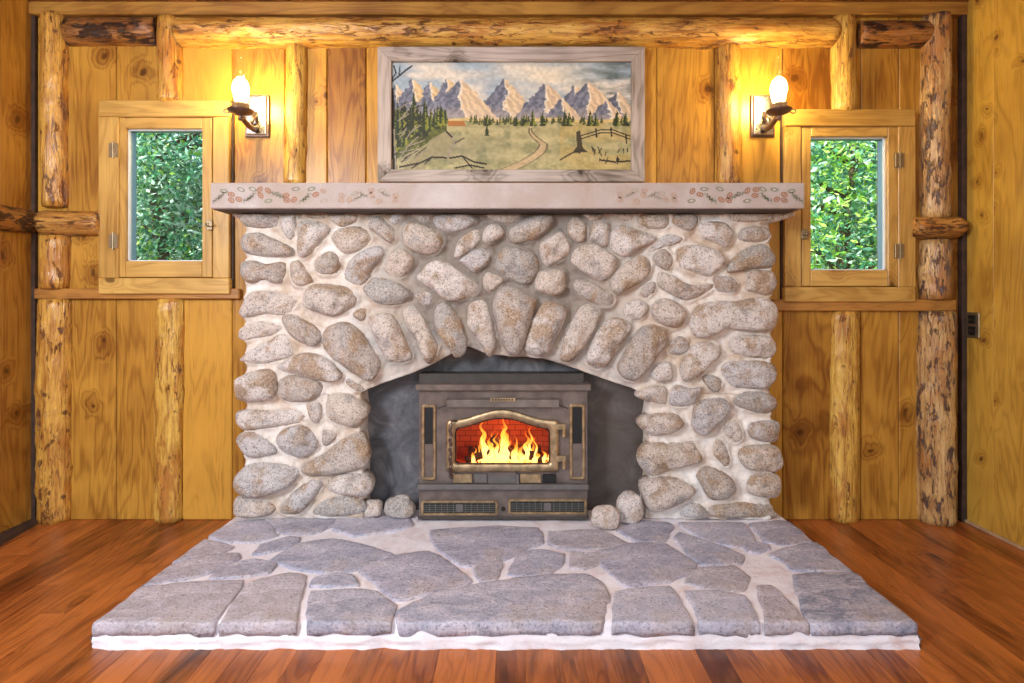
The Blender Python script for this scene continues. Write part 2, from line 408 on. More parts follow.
def boards(name, rects, fn, mat, bev=.0035):
    """many boards in one surface mesh; rects: list of (a0,a1,b0,b1,seed)"""
    bm = bmesh.new(); vals = []
    for (a0, a1, b0, b1, sd) in rects:
        n0 = len(bm.verts); c = fn(a0, a1, b0, b1); add_box(bm, *c, bev)
        bm.verts.ensure_lookup_table()
        rv = random.Random(sd).random(); vals += [rv] * (len(bm.verts) - n0)
    bmesh.ops.recalc_face_normals(bm, faces=bm.faces[:])
    me = bpy.data.meshes.new(name); bm.to_mesh(me); bm.free(); set_bid(me, vals)
    o = link(name, me, mat, None, (0, 0, 0)); return struct(o)

# ------------------------------------------------------------------ room shell
XL = -2.235; XR = 2.08; ZC = PZ(5, D); YB = -2.4
random.seed(4)
WL = (PX(122, D), PX(204, D), PZ(263, D), PZ(126, D))   # left window hole
WR = (PX(808, D), PX(891, D), PZ(272, D), PZ(133, D))
FH = (-.46, .37, -.01, .80)                               # hole for the fire box
seams = [XL - .1] + [PX(p, D) for p in (67, 116, 159, 182, 232, 285, 327, 366, 420, 480, 545, 602, 657, 715, 735, 783, 834, 861, 899, 924)] + [XR + .1]
rects = []
for i, (a, b) in enumerate(zip(seams, seams[1:])):
    segs = [(a, b, 0, ZC + .05)]
    for (hx0, hx1, hz0, hz1) in (WL, WR, FH):
        new = []
        for (x0, x1, z0, z1) in segs:
            if x1 <= hx0 or x0 >= hx1 or z1 <= hz0 or z0 >= hz1: new.append((x0, x1, z0, z1)); continue
            m0, m1 = max(z0, hz0), min(z1, hz1)
            if x0 < hx0: new.append((x0, hx0, m0, m1))
            if x1 > hx1: new.append((hx1, x1, m0, m1))
            if z0 < hz0: new.append((x0, x1, z0, hz0))
            if z1 > hz1: new.append((x0, x1, hz1, z1))
        segs = new
    rects += [(x0, x1, z0, z1, i * 7 + 3) for (x0, x1, z0, z1) in segs]
boards('wall_back', rects, lambda a, b, c, d: (a + (.0012 if b - a > .01 else 0), b - (.0012 if b - a > .01 else 0), D, D + .042, c, d), M['pine_back'], .0045)
bm = bmesh.new()   # outer sheathing keeps daylight out of the board joints
for (x0, x1, z0, z1) in ((XL - .2, WL[0], -.1, 2.7), (WL[0], WL[1], -.1, WL[2]), (WL[0], WL[1], WL[3], 2.7), (WL[1], FH[0], -.1, 2.7), (FH[0], FH[1], FH[3], 2.7), (FH[1], WR[0], -.1, 2.7), (WR[0], WR[1], -.1, WR[2]), (WR[0], WR[1], WR[3], 2.7), (WR[1], XR + .2, -.1, 2.7)):
    add_box(bm, x0, x1, D + .045, D + .10, z0, z1)
struct(from_bm('wall_exterior', bm, M['eave']))
ys = [YB, -2.0, -1.75, -1.5, -1.28, -1.05, -.8, -.56, -.3, -.05, .2, .42, .66, .9, 1.12, 1.36, 1.6, 1.8, 2.0, 2.24, 2.43, D]
boards('wall_left', [(a, b, -.02, ZC + .05, i + 91) for i, (a, b) in enumerate(zip(ys, ys[1:]))], lambda a, b, c, d: (XL - .06, XL, a, b, c, d), M['pine_left'], .0006)
boards('wall_right', [(a, b, -.02, ZC + .05, i + 31) for i, (a, b) in enumerate(zip(ys, ys[1:]))], lambda a, b, c, d: (XR, XR + .06, a, b, c, d), M['pine_right'], .0006)
fr = []; x = XL - .06; i = 0; rr = random.Random(8)
while x < XR + .06:
    w = .083; y = YB; 
    while y < D + .02:
        y1 = min(D + .02, y + rr.uniform(1.1, 2.6)) if y > YB else y + rr.uniform(.6, 2.4)
        if D - y1 < .3: y1 = D + .02
        fr.append((x, x + w, y, y1, i)); i += 1; y = y1
    x += w
boards('floor', fr, lambda a, b, c, d: (a, b, c, d, -.03, 0), M['floor'], bev=.0012)
cr = [(x0, x0 + .14, YB, D + .02, k + 50) for k, x0 in enumerate(np.arange(XL - .06, XR + .06, .14))]
boards('ceiling', cr, lambda a, b, c, d: (a, b, c, d, ZC, ZC + .03), M['ceiling'])
struct(box('roof_slab', XL - .3, XR + .3, YB, D + .35, ZC + .035, ZC + .14, M['eave']))
bm = bmesh.new(); 
for (xa, xb) in ((XL - .12, XL - .06), (XR + .06, XR + .12)): add_box(bm, xa, xb, YB, D + .1, -.1, ZC + .1)
struct(from_bm('wall_sheathing', bm, M['eave']))
# top trim, rails
struct(box('trim_1', XL, XR, D - .035, D, PZ(14, D - .035), ZC, M['rail_y'], bev=.004))
struct(box('trim_2', XL + .02, PX(242, D), D - .028, D, PZ(299, D - .03), PZ(288.5, D - .03), M['rail'], bev=.004))
struct(box('trim_3', PX(770, D), PX(957, D - .03), D - .028, D, PZ(311, D - .03), PZ(299.5, D - .03), M['rail'], bev=.004))
for k, (a, b, zz) in enumerate(((229.5, 233, (101, 292)), (782, 785.5, (109, 300)))):
    pass
struct(box('trim_6', XL, XL + .018, D - .02, D, 0, ZC - .03, M['stain_shade'], bev=.002))  # dark strip painting the shaded gap in the left corner
struct(box('trim_7', XR - .022, XR, D - .03, D, 0, ZC - .03, M['stain_shade'], bev=.002))  # likewise paints the shaded gap beside the right corner post
# dark wedge strip at foot of left wall
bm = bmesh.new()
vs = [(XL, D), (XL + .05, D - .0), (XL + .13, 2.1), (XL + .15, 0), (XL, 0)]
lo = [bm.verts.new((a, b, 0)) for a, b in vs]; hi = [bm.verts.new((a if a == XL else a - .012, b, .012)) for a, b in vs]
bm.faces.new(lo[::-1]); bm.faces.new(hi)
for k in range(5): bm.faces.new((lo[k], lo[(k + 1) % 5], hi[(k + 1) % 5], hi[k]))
struct(from_bm('baseboard_left', bm, M['stain_shade']))
struct(box('baseboard_right', XR - .012, XR, -2, D, 0, .014, simple('pale caulk strip', (.45, .30, .17), .7), bev=.003))

# ------------------------------------------------------------------ logs
def log(name, a, b, r1, r2, mat, label, seed, n=22, group=None, taper=1.0, capscale=.93, wob=.006):
    """half embedded log from a to b; r1 = half width in the wall plane, r2 = projection"""
    a = Vector(a); b = Vector(b); d = (b - a); L = d.length; d.normalize()
    side = Vector((1, 0, 0)) if abs(d.z) > .5 else Vector((0, 0, 1))
    out = d.cross(side).normalized()
    steps = max(10, int(L / .022)); bm = bmesh.new(); rings = []
    rs = random.Random(seed)
    knots = [(rs.random(), rs.random() * 2 * PI, rs.uniform(.1, .25)) for _ in range(int(L * 5) + 1)]
    for i in range(steps + 1):
        t = i / steps; c = a + d * L * t
        c += side * wob * noise.noise(Vector((seed * 3.1, t * L * 1.6, 0))) * 1.6
        k = 1 + .10 * noise.noise(Vector((seed * 7.7, t * L * 2.2, 4)))
        k *= 1 + (taper - 1) * t
        e = 1.0
        if i == 0 or i == steps: e = capscale
        ring = []
        for j in range(n):
            an = 2 * PI * j / n
            q = 1 + .07 * noise.noise(Vector((math.cos(an) * 1.3 + seed, math.sin(an) * 1.3, t * L * 6))) + .055 * noise.noise(Vector((math.cos(an) * 4 + seed, math.sin(an) * 4, t * L * 22)))
            for kt, ka, kh in knots:
                dd = ((t - kt) * L / .028) ** 2 + (((an - ka + PI) % (2 * PI) - PI) / .45) ** 2
                if dd < 6: q += kh * .55 * math.exp(-dd)
            ring.append(bm.verts.new(c + (side * math.cos(an) * r1 + out * math.sin(an) * r2) * k * q * e))
        rings.append(ring)
    for p, q in zip(rings, rings[1:]):
        for j in range(n): bm.faces.new((p[j], p[(j + 1) % n], q[(j + 1) % n], q[j]))
    for rg, cc, sg in ((rings[0], a, -1), (rings[-1], b, 1)):
        inner = [bm.verts.new(v.co.lerp(cc, .25) + d * .004 * sg) for v in rg]
        for j in range(n): bm.faces.new((rg[j], rg[(j + 1) % n], inner[(j + 1) % n], inner[j]))
        bm.faces.new(inner)
    o = from_bm(name, bm, mat, smooth=True)
    return tag(o, label, 'log', group)
def vpost(px0, px1, py0, py1, mat, label, seed, proj=.045, **kw):
    Y = D - proj * .5
    x0, x1 = PX(px0, Y), PX(px1, Y); z1 = PZ(py0, D - proj); z0 = 0.0 if py1 is None else PZ(py1, D - proj)
    return log('log_post', ((x0 + x1) / 2, D, z0), ((x0 + x1) / 2, D, z1), (x1 - x0) / 2, proj, mat, label, seed, **kw)
def hlog(px0, px1, py0, py1, mat, label, seed, proj=.05, name='log_beam', **kw):
    Y = D - proj * .6
    z = (PZ(py0, Y) + PZ(py1, Y)) / 2; r = (PZ(py0, Y) - PZ(py1, Y)) / 2
    return log(name, (PX(px0, Y), D, z), (PX(px1, Y), D, z), r, proj, mat, label, seed, **kw)
vpost(38, 64, 9, 205, M['log_o'], 'peeled orange-brown log post in the left corner above the level side log', 1, .06)
vpost(36, 65, 235, 288, M['log_o'], 'short stub of log post in left corner between level log and rail', 2, .06)
vpost(34, 67, 299.5, None, M['log_o'], 'thick orange-brown log post from floor to rail in the left corner', 3, .06)
vpost(155, 180, 14, 100, M['log_o'], 'log post standing on top of left window casing up to the ceiling trim', 4, .05)
vpost(153, 181, 299.5, None, M['log_y'], 'bright yellow peeled log post under the left window', 5, .045)
vpost(283, 305, 41, 184, M['log_y'], 'yellow log post between the left wall lamp and the painting', 6, .045)
vpost(718, 742, 41, 184, M['log_o'], 'flaky golden log post between painting and the right wall lamp', 7, .045)
vpost(833, 858, 13, 109, M['log_y'], 'yellow log post standing on top of right window casing', 8, .05)
vpost(833, 861, 312, None, M['log_y'], 'yellow cracked log post from floor to rail under the right window', 9, .045)
vpost(926, 953, 10, 216, M['log_d'], 'grey and brown half barked log post in right corner, upper section', 10, .075)
vpost(924, 954, 239, 299, M['log_d'], 'short half barked log stub in right corner between level log and rail', 11, .075)
vpost(923, 959, 312, None, M['log_d'], 'thick dark mottled log post from floor to rail in the right corner', 12, .085)
hlog(64, 153, 14, 43, M['log_xd'], 'short dark stained top log above the left window', 13, .05, capscale=.985)
hlog(172, 840, 15, 44, M['log_x'], 'long golden peeled log running under the ceiling over the painting', 14, .075, capscale=.75, wob=.004)
hlog(862, 938, 17, 45, M['log_xd'], 'short dark stained top log above the right window', 15, .06, capscale=.97)
hlog(38, 98, 209, 234, M['log_xo'], 'short brown level log between left corner and left window casing', 16, .06, capscale=.98)
hlog(916, 962, 216, 239, M['log_xo'], 'short tan level log between right window casing and right corner', 17, .085, capscale=.98)
zc = (PZ(203, 2.426) + PZ(232, 2.426)) / 2
log('log_beam', (XL, 1.2, zc), (XL, D - .02, zc), .060, .05, M['log_yy'], 'level brown log running along the left side wall', 18)

# ------------------------------------------------------------------ windows
def window(nm, px, hinge_side):
    """px: dict of measured edges"""
    Yc = D - .032
    root = empty(nm, ((PX(px['cx0'], Yc) + PX(px['cx1'], Yc)) / 2, D, PZ(px['cy1'], Yc))); root['kind'] = 'structure'
    x0, x1, y0, y1, hy, sy = px['cx0'], px['cx1'], px['cy0'], px['cy1'], px['hy'], px['sy']
    pbox('casing_header', x0, y0, x1, hy, Yc - .006, .04, M['casing_h'], root, .004)
    pbox('window_sill', x0, sy, x1, y1, Yc - .010, .044, M['casing_h'], root, .004)
    a, b = px['sx0'], px['sx1']
    pbox('casing_stile', x0, hy, a - .6, sy, Yc, .034, M['casing_v'], root, .003)
    pbox('casing_stile', b + .6, hy, x1, sy, Yc, .034, M['casing_v'], root, .003)
    # sash of four rails
    gx0, gx1, gy0, gy1 = px['gx0'], px['gx1'], px['gy0'], px['gy1']
    Ys = Yc + .006; bm = bmesh.new()
    def r(p0, q0, p1, q1): add_box(bm, PX(p0, Ys), PX(p1, Ys), Ys, Ys + .03, PZ(q1, Ys), PZ(q0, Ys), .003)
    r(a, hy + .8, gx0, sy - .8); r(gx1, hy + .8, b, sy - .8)
    sash = from_bm('sash', bm, M['casing_v'], root)
    bm = bmesh.new(); r(gx0, hy + .8, gx1, gy0); r(gx0, gy1, gx1, sy - .8)
    from_bm('sash_rail', bm, M['casing_h'], root)
    # metal outer window: white liner, blue-grey jamb, glass
    X0, X1, Z0, Z1 = PX(gx0, Ys) , PX(gx1, Ys), PZ(gy1, Ys), PZ(gy0, Ys)
    bm = bmesh.new(); w = .008; Ya, Yb = Ys + .018, Ys + .032
    add_box(bm, X0 - .03, X0 + w * .6, Ya, Yb, Z0 - .03, Z1 + .03); add_box(bm, X1 - w * .6, X1 + .03, Ya, Yb, Z0 - .03, Z1 + .03)
    add_box(bm, X0, X1, Ya, Yb, Z1 - w * .5, Z1 + .03); add_box(bm, X0, X1, Ya, Yb, Z0 - .03, Z0 + w * .6)
    from_bm('vinyl_frame', bm, M['white'], root)
    bm = bmesh.new(); Ya, Yb = Ys + .033, Ys + .066; e = .012
    add_box(bm, X0 - .03, X0 + e*.4, Ya, Yb, Z0 - .03, Z1 + .03); add_box(bm, X1 - e*.4, X1 + .03, Ya, Yb, Z0 - .03, Z1 + .03)
    add_box(bm, X0, X1, Ya, Yb, Z1 - .002, Z1 + .03); add_box(bm, X0, X1, Ya, Yb, Z0 - .03, Z0 + .004)
    from_bm('outer_jamb', bm, M['blue'], root)
    box('pane', X0, X1, Ys + .046, Ys + .050, Z0, Z1, M['glass'], root, 0)
    for hyy in px['hinges']:
        bm = bmesh.new(); hx = px['hx']; Yh = Yc - .004
        add_box(bm, PX(hx - 4.5, Yh), PX(hx - .5, Yh), Yh, Yh + .012, PZ(hyy + 7, Yh), PZ(hyy - 7, Yh), .001)
        add_box(bm, PX(hx + .5, Yh), PX(hx + 4.5, Yh), Yh, Yh + .012, PZ(hyy + 7, Yh), PZ(hyy - 7, Yh), .001)
        tube(bm, [(PX(hx, Yh), Yh - .001, PZ(hyy + 8.5, Yh)), (PX(hx, Yh), Yh - .001, PZ(hyy - 8.5, Yh))], .004, 8)
        from_bm('hinge', bm, M['hinge'], root)
    bm = bmesh.new(); lx, ly = px['latch']; Yl = Yc - .01
    add_box(bm, PX(lx - 3, Yl), PX(lx + 3, Yl), Yl, Yl + .016, PZ(ly + 5, Yl), PZ(ly - 5, Yl), .002)
    lathe_r = lathe(bm, (PX(lx, Yl), Yl, PZ(ly, Yl)), [(.001, -.022), (.008, -.02), (.009, -.012), (.005, -.006), (.005, .002)], 12, 'Y')
    add_box(bm, PX(lx - 5, Yl), PX(lx + 5, Yl), Yl - .014, Yl - .008, PZ(ly + 1.2, Yl), PZ(ly - 1.2, Yl), .001)
    from_bm('latch', bm, M['hinge'], root)
    return root
w1 = window('window_1', dict(cx0=98, cx1=229, cy0=100, cy1=294, hy=116.5, sy=278, sx0=119, sx1=212, gx0=125.5, gx1=202, gy0=128.5, gy1=261, hx=113, hinges=(150, 241), latch=(209, 225)), 'L')
w1['label'] = 'small hinged window in the left part of the wall with pale pine casing'
w2 = window('window_2', dict(cx0=785, cx1=916, cy0=109, cy1=302, hy=126, sy=287, sx0=802, sx1=898, gx0=811, gx1=888, gy0=136.5, gy1=270, hx=900, hinges=(160, 251), latch=(805, 234)), 'R')
w2['label'] = 'small hinged window in the right part of the wall with pale pine casing'
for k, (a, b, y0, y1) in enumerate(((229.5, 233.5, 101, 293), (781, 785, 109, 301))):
    struct(pbox('trim_%d' % (4 + k), a, y0, b, y1, D - .012, .012, M['stain_shade'], bev=.001))  # dark strips paint the shaded gaps beside the window casings

# ------------------------------------------------------------------ outside
struct(box('ground', -12, 12, D + .2, 16, -.6, -.5, M['ground'], bev=0))
def tree(label, cx, cy, z0, zc_, rad, nleaf, lsize, mats, seed, group='trees outside the windows'):
    rs = random.Random(seed)
    root = empty('leafy_tree', (cx, cy, z0)); tag(root, label, 'tree', group)
    bm = bmesh.new(); top = zc_ + rad[2] * .6
    pts = [(cx + .06 * math.sin(k * 1.3 + seed), cy, z0 + (top - z0) * k / 8) for k in range(9)]
    tube(bm, pts, [.10 * (1 - k / 11) for k in range(9)], 10)
    for k in range(14):
        an = rs.random() * 2 * PI; zz = zc_ + rs.uniform(-.8, .5) * rad[2]; ln = rs.uniform(.5, .95)
        e = Vector((cx + math.cos(an) * rad[0] * ln, cy + math.sin(an) * rad[1] * ln, zz + rs.uniform(.1, .5)))
        s = Vector((cx, cy, zz)); mid = (s + e) / 2 + Vector((0, 0, rs.uniform(-.05, .12)))
        tube(bm, [s, mid, e], [.03, .018, .006], 6)
    from_bm('trunk', bm, M['trunk'], root, smooth=True)
    for mi, (mat, share) in enumerate(mats):
        n = int(nleaf * share); V = []; Fc = []; vals = []
        cl = [(rs.gauss(0, .45), rs.gauss(0, .45), rs.gauss(0, .45)) for _ in range(60)]
        for i in range(n):
            while True:
                q = rs.choice(cl); g = .17
                p = [q[0] + rs.gauss(0, g), q[1] + rs.gauss(0, g), q[2] + rs.gauss(0, g)]
                if sum(a * a for a in p) < 1.1: break
            c = Vector((cx + p[0] * rad[0], cy + p[1] * rad[1], zc_ + p[2] * rad[2]))
            nrm = Vector((rs.gauss(0, .6), rs.gauss(-.25, .6), abs(rs.gauss(.6, .5)) + .05)).normalized()
            t = nrm.orthogonal().normalized(); t.rotate(__import__('mathutils').Quaternion(nrm, rs.random() * 6.28)); b = nrm.cross(t)
            s = lsize * rs.uniform(.6, 1.3); k = len(V)
            V += [c - t * s, c - t * .2 * s + b * .42 * s - nrm * .08 * s, c + t * s, c - t * .2 * s - b * .42 * s - nrm * .08 * s]
            Fc += [(k, k + 1, k + 2), (k, k + 2, k + 3)]; vals += [min(1, max(0, rs.gauss(.45, .30)))] * 4
        me = bpy.data.meshes.new('foliage'); me.from_pydata([tuple(v) for v in V], [], Fc); set_bid(me, vals)
        link('foliage' if mi == 0 else 'young_foliage', me, mat, root)
tree('tall leafy tree with mint green leaves seen through the left window', -3.35, 5.3, -.5, 2.0, (1.15, .8, 1.35), 13000, .034, [(M['leaf_a'], .82), (M['leaf_y'], .18)], 3)
tree('darker teal tree standing behind the others, filling the left window', -5.3, 8.2, -.5, 2.6, (2.2, 1.1, 2.8), 12000, .07, [(M['leaf_d'], 1)], 5)
tree('bright yellow-green leafy tree seen through the right window', 3.1, 5.2, -.5, 1.9, (1.05, .8, 1.3), 12000, .034, [(M['leaf_a'], .6), (M['leaf_y'], .4)], 11)
tree('darker teal tree standing behind the others, filling the right window', 4.9, 8.2, -.5, 2.6, (2.2, 1.1, 2.8), 12000, .07, [(M['leaf_d'], 1)], 13)

# ------------------------------------------------------------------ fireplace
REG = {'A': (230, 205, 5.12), 'B': (420, 205, 5.12), 'C': (600, 205, 5.12), 'D': (230, 320, 5.12), 'E': (600, 320, 5.12),
       'F': (225, 380, 4.556), 'G': (600, 380, 4.553), 'H': (365, 295, 6.827), 'I': (505, 295, 6.827),
       'J': (80, 510, 3.657), 'K': (350, 510, 3.413), 'M': (640, 510, 3.531)}
STN = """A 60,55,110,45,200,45,255,60,255,100,235,120,120,118,70,100
A 270,60,300,48,340,55,345,110,325,165,305,178,275,150,262,110
A 350,85,400,78,470,88,515,110,518,140,480,190,430,240,395,272,360,262,345,200,345,130
A 380,48,500,48,505,68,470,76,420,70
A 515,55,650,48,655,75,630,100,575,115,535,95
A 525,190,520,160,560,125,640,110,700,120,730,165,720,190,680,230,620,250,570,240
A 60,190,80,150,150,142,200,160,270,190,325,220,335,245,310,262,220,270,140,262,80,240
A 60,320,70,290,130,280,170,295,200,300,260,290,290,305,288,370,265,398,230,400,180,385,130,405,90,395,65,360
A 310,310,330,288,365,290,400,340,428,385,410,405,370,418,335,410,318,370
A 440,290,480,245,520,235,560,260,570,310,545,350,500,362,450,350,435,320
A 590,330,620,280,700,225,760,210,790,230,785,270,740,330,700,390,660,415,610,400,585,370
A 715,90,730,60,770,60,810,90,850,130,845,180,825,200,790,180,740,140,715,120
A 790,48,890,50,870,90,845,105,800,75
A 55,540,90,460,150,435,240,440,320,460,355,485,345,520,290,560,180,565,90,582,60,565
A 375,500,390,440,430,410,520,403,600,415,645,460,650,500,610,540,540,572,460,555,400,530
A 700,400,740,370,800,375,870,400,925,440,930,470,900,500,840,515,760,505,700,460,680,430
A 805,290,830,240,880,220,930,250,945,290,920,340,870,378,820,365,790,330
A 885,170,880,130,910,90,960,85,1030,110,1085,140,1100,190,1070,245,1010,260,950,245,900,215
A 945,460,990,437,1030,450,1048,480,1020,515,975,505,950,480
A 630,560,660,530,700,530,705,555,680,595,650,585
B 70,60,150,48,240,48,285,75,270,105,200,140,130,135,80,110
B -40,48,60,48,62,80,30,95,-20,85
B -20,365,50,300,100,282,150,295,210,340,270,375,305,410,305,445,270,475,200,488,130,480,60,430,0,400
B 175,255,200,180,260,130,305,128,320,160,300,200,250,245,190,275
B 200,285,260,240,320,220,370,240,365,280,320,325,280,345,245,325,215,300
B 320,170,330,120,365,98,410,105,435,145,400,180,360,200,330,195
B 345,48,500,48,505,68,480,95,420,92,370,80
B 455,150,460,120,540,75,600,58,660,56,680,75,650,130,600,170,540,192,480,195,458,175
B 320,375,340,345,380,350,430,380,415,410,370,448,335,440,320,410
B 385,315,395,270,430,220,480,215,560,240,600,280,610,320,590,370,540,408,500,400,430,370,395,340
B 610,220,625,190,700,142,730,140,760,170,775,225,760,260,700,300,650,320,625,290,612,250
B 755,120,770,75,805,62,840,85,855,130,845,170,820,195,780,180,755,150
B 865,150,880,90,920,75,965,90,970,150,960,200,935,215,895,195,865,180
B 585,400,610,345,670,330,735,335,745,370,740,430,715,455,670,465,620,450,590,435
B 770,270,790,230,840,205,900,205,970,245,1010,290,1000,340,950,385,900,385,830,345,775,300
B 780,400,800,380,850,385,930,420,990,460,998,495,960,525,900,510,820,470,785,430
B 370,500,390,440,430,418,480,420,550,450,595,480,600,510,575,570,555,640,540,700,505,765,460,770,430,730,405,680,385,600,370,540
B 835,47,940,46,925,72,880,84
C 185,60,230,42,340,42,358,65,350,110,300,125,220,115,185,85
C 50,45,140,42,175,50,165,80,110,80
C 360,90,375,50,430,38,485,50,500,80,485,115,455,138,410,125,370,108
C 45,190,60,130,100,108,160,120,260,150,290,175,240,215,180,240,120,268,80,255,50,225
C 240,230,290,190,340,150,420,160,425,180,370,205,290,232,250,245
C 500,120,510,92,560,85,640,88,675,120,680,160,660,205,635,222,580,195,520,165
C 645,60,660,42,800,35,860,45,850,80,760,90,680,85
C 705,160,720,120,790,105,850,115,875,150,850,185,780,190,720,185
C 395,300,385,240,420,208,500,205,590,235,635,280,630,310,590,350,540,370,470,350,410,330
C 640,320,680,260,760,215,830,200,880,240,895,290,870,325,780,330,700,342,645,345
C 265,270,290,240,330,225,370,260,375,290,345,335,310,325,280,300
C 45,410,50,370,110,310,180,260,240,258,262,290,250,350,200,400,120,440,85,460,55,435
C 195,450,230,410,270,390,285,410,270,450,230,480,205,470
C 285,390,295,345,360,360,430,400,520,410,580,400,575,430,520,470,450,492,380,470,310,430
C 575,395,580,365,620,360,670,370,700,400,695,440,650,450,595,440
C 735,390,745,345,800,330,870,335,893,370,890,430,860,465,790,455,740,440
C 115,540,140,500,190,480,240,505,248,540,220,575,180,585,130,570
C 255,540,270,500,320,475,380,490,430,540,430,590,395,630,340,625,280,590
C 450,610,460,560,500,510,580,490,680,490,740,480,820,470,880,500,905,550,890,620,860,650,780,650,640,635,580,665,520,682,470,660
D 45,75,60,40,120,10,180,5,250,20,270,45,220,80,140,95,80,105,50,95
D 60,190,110,150,200,100,270,70,310,100,335,160,310,190,240,215,160,225,60,210
D 270,-20,340,-30,400,0,450,30,475,70,470,110,440,135,390,125,330,100,290,50
D 470,90,500,40,570,8,620,15,680,60,720,120,765,190,770,250,740,300,700,308,640,280,590,240,540,200,480,140
D 250,240,300,200,370,165,430,165,500,190,550,240,575,290,530,315,450,310,380,290
D 38,340,50,290,130,260,200,248,245,270,250,320,240,380,200,410,120,418,50,400
D 252,340,265,300,310,278,390,285,460,310,480,340,470,380,430,410,370,418,290,412,254,380
D 35,510,40,470,100,455,220,458,330,455,385,480,380,510,330,530,200,552,90,565,50,545
D 390,430,420,410,460,415,478,460,465,515,440,530,410,500
D 500,400,520,375,590,370,660,395,700,430,715,470,690,520,650,552,590,540,520,510,495,460
D 595,322,605,298,640,310,690,345,680,368,640,358
F 55,270,90,235,150,240,220,290,240,330,180,350,110,350,70,310
F 240,270,270,220,350,205,400,230,425,280,410,320,360,352,300,345,260,320
F 445,260,450,225,490,220,515,245,490,280,465,300,445,285
F 440,330,530,270,600,235,640,250,665,320,655,370,610,400,500,430,400,432,350,420,350,380,410,350
F 50,470,60,430,110,380,200,368,280,375,340,400,345,430,300,480,200,520,130,535,70,515
F 250,590,270,550,350,480,400,450,440,455,440,490,400,550,350,600,300,612,260,605
F 470,480,500,430,590,415,650,425,680,470,660,520,600,525,520,510
F 45,590,60,530,130,530,220,560,235,590,200,615,110,628,55,618
F 400,600,440,550,540,525,610,530,645,570,630,605,560,618,440,618
H 20,170,60,130,150,120,200,140,250,220,300,330,330,420,290,450,220,460,150,440,90,340,50,250
H 260,130,280,80,330,60,370,100,410,160,440,220,480,300,500,360,480,430,440,470,400,440,370,360,340,280,290,210
H 475,150,490,80,540,50,600,90,660,160,680,250,700,310,690,380,660,420,610,425,580,370,520,290,480,210
H 695,100,720,50,780,30,830,50,860,130,880,220,900,330,895,380,860,420,830,410,790,340,740,260,700,200
I 150,230,200,130,250,60,310,40,380,60,420,100,410,180,370,260,330,340,290,400,230,425,170,410,130,370,130,300
I 370,410,400,300,440,200,490,110,540,60,600,65,650,110,640,180,600,250,560,330,500,410,440,455,390,450
I 555,440,570,370,620,260,680,190,740,150,800,150,860,200,850,260,790,340,740,420,690,490,630,505,580,490
E 85,230,110,180,150,100,200,40,260,25,320,35,345,80,335,130,290,190,240,250,190,300,140,308,100,280
E 345,160,360,110,400,80,440,95,455,140,420,175,380,182
E 405,280,410,200,460,140,510,110,580,115,615,150,605,190,560,220,530,260,490,300,430,315
E 255,270,290,220,350,210,370,250,370,300,340,325,280,310
E 520,300,540,275,590,285,620,310,610,360,575,368,545,340
E 655,120,670,85,720,72,850,78,895,110,900,160,870,195,790,198,700,180,665,155
E 610,240,650,210,750,205,860,215,898,250,890,310,850,345,760,350,680,345,640,310
E 180,380,250,335,335,340,342,400,330,430,260,420,210,405
E 350,380,380,330,460,345,520,340,500,380,465,430,400,448,350,430
E 465,500,480,430,540,400,620,395,665,430,660,470,610,530,540,585,490,580,465,540
E 680,400,740,365,840,370,895,400,900,450,850,480,770,465,700,440
E 185,520,220,490,300,475,380,475,430,520,400,560,320,590,250,590,215,560
E 620,560,640,530,690,510,725,570,720,610,690,628,650,600
E 750,560,770,525,850,510,905,520,918,580,900,620,830,620,770,600
G 165,350,180,310,220,285,320,280,410,275,440,310,465,350,430,380,350,400,240,430,190,400
G 510,330,515,275,550,265,580,320,590,380,565,395,530,360
G 620,340,650,300,740,290,800,300,822,340,820,390,790,412,720,412,650,395
G 660,480,680,430,730,418,800,425,812,470,800,525,750,532,690,520
G 430,430,470,390,530,400,590,440,612,490,590,530,530,545,490,530,460,480
G 175,490,200,450,270,435,350,440,420,480,430,510,380,550,270,590,210,580
G 360,605,390,560,440,555,485,590,485,622,400,624
G 500,570,620,555,760,560,790,590,790,625,640,622,500,620"""
def parse(line):
    r, nums = line.split(' '); ox, oy, s = REG[r]; v = [float(q) for q in nums.split(',')]
    return [(ox + v[i] / s, oy + v[i + 1] / s) for i in range(0, len(v), 2)]
YF = 2.435          # mortar face
ZT = 1.395          # underside of the mantel
YO = YF - .012      # plane in which the stone outlines were measured
HZ = .074           # hearth top
fire = empty('stone_fireplace', (PX(508, YF), YF, HZ))
tag(fire, 'rounded river stone fireplace with arched opening and cream mortar', 'fireplace')
stones_xz = []
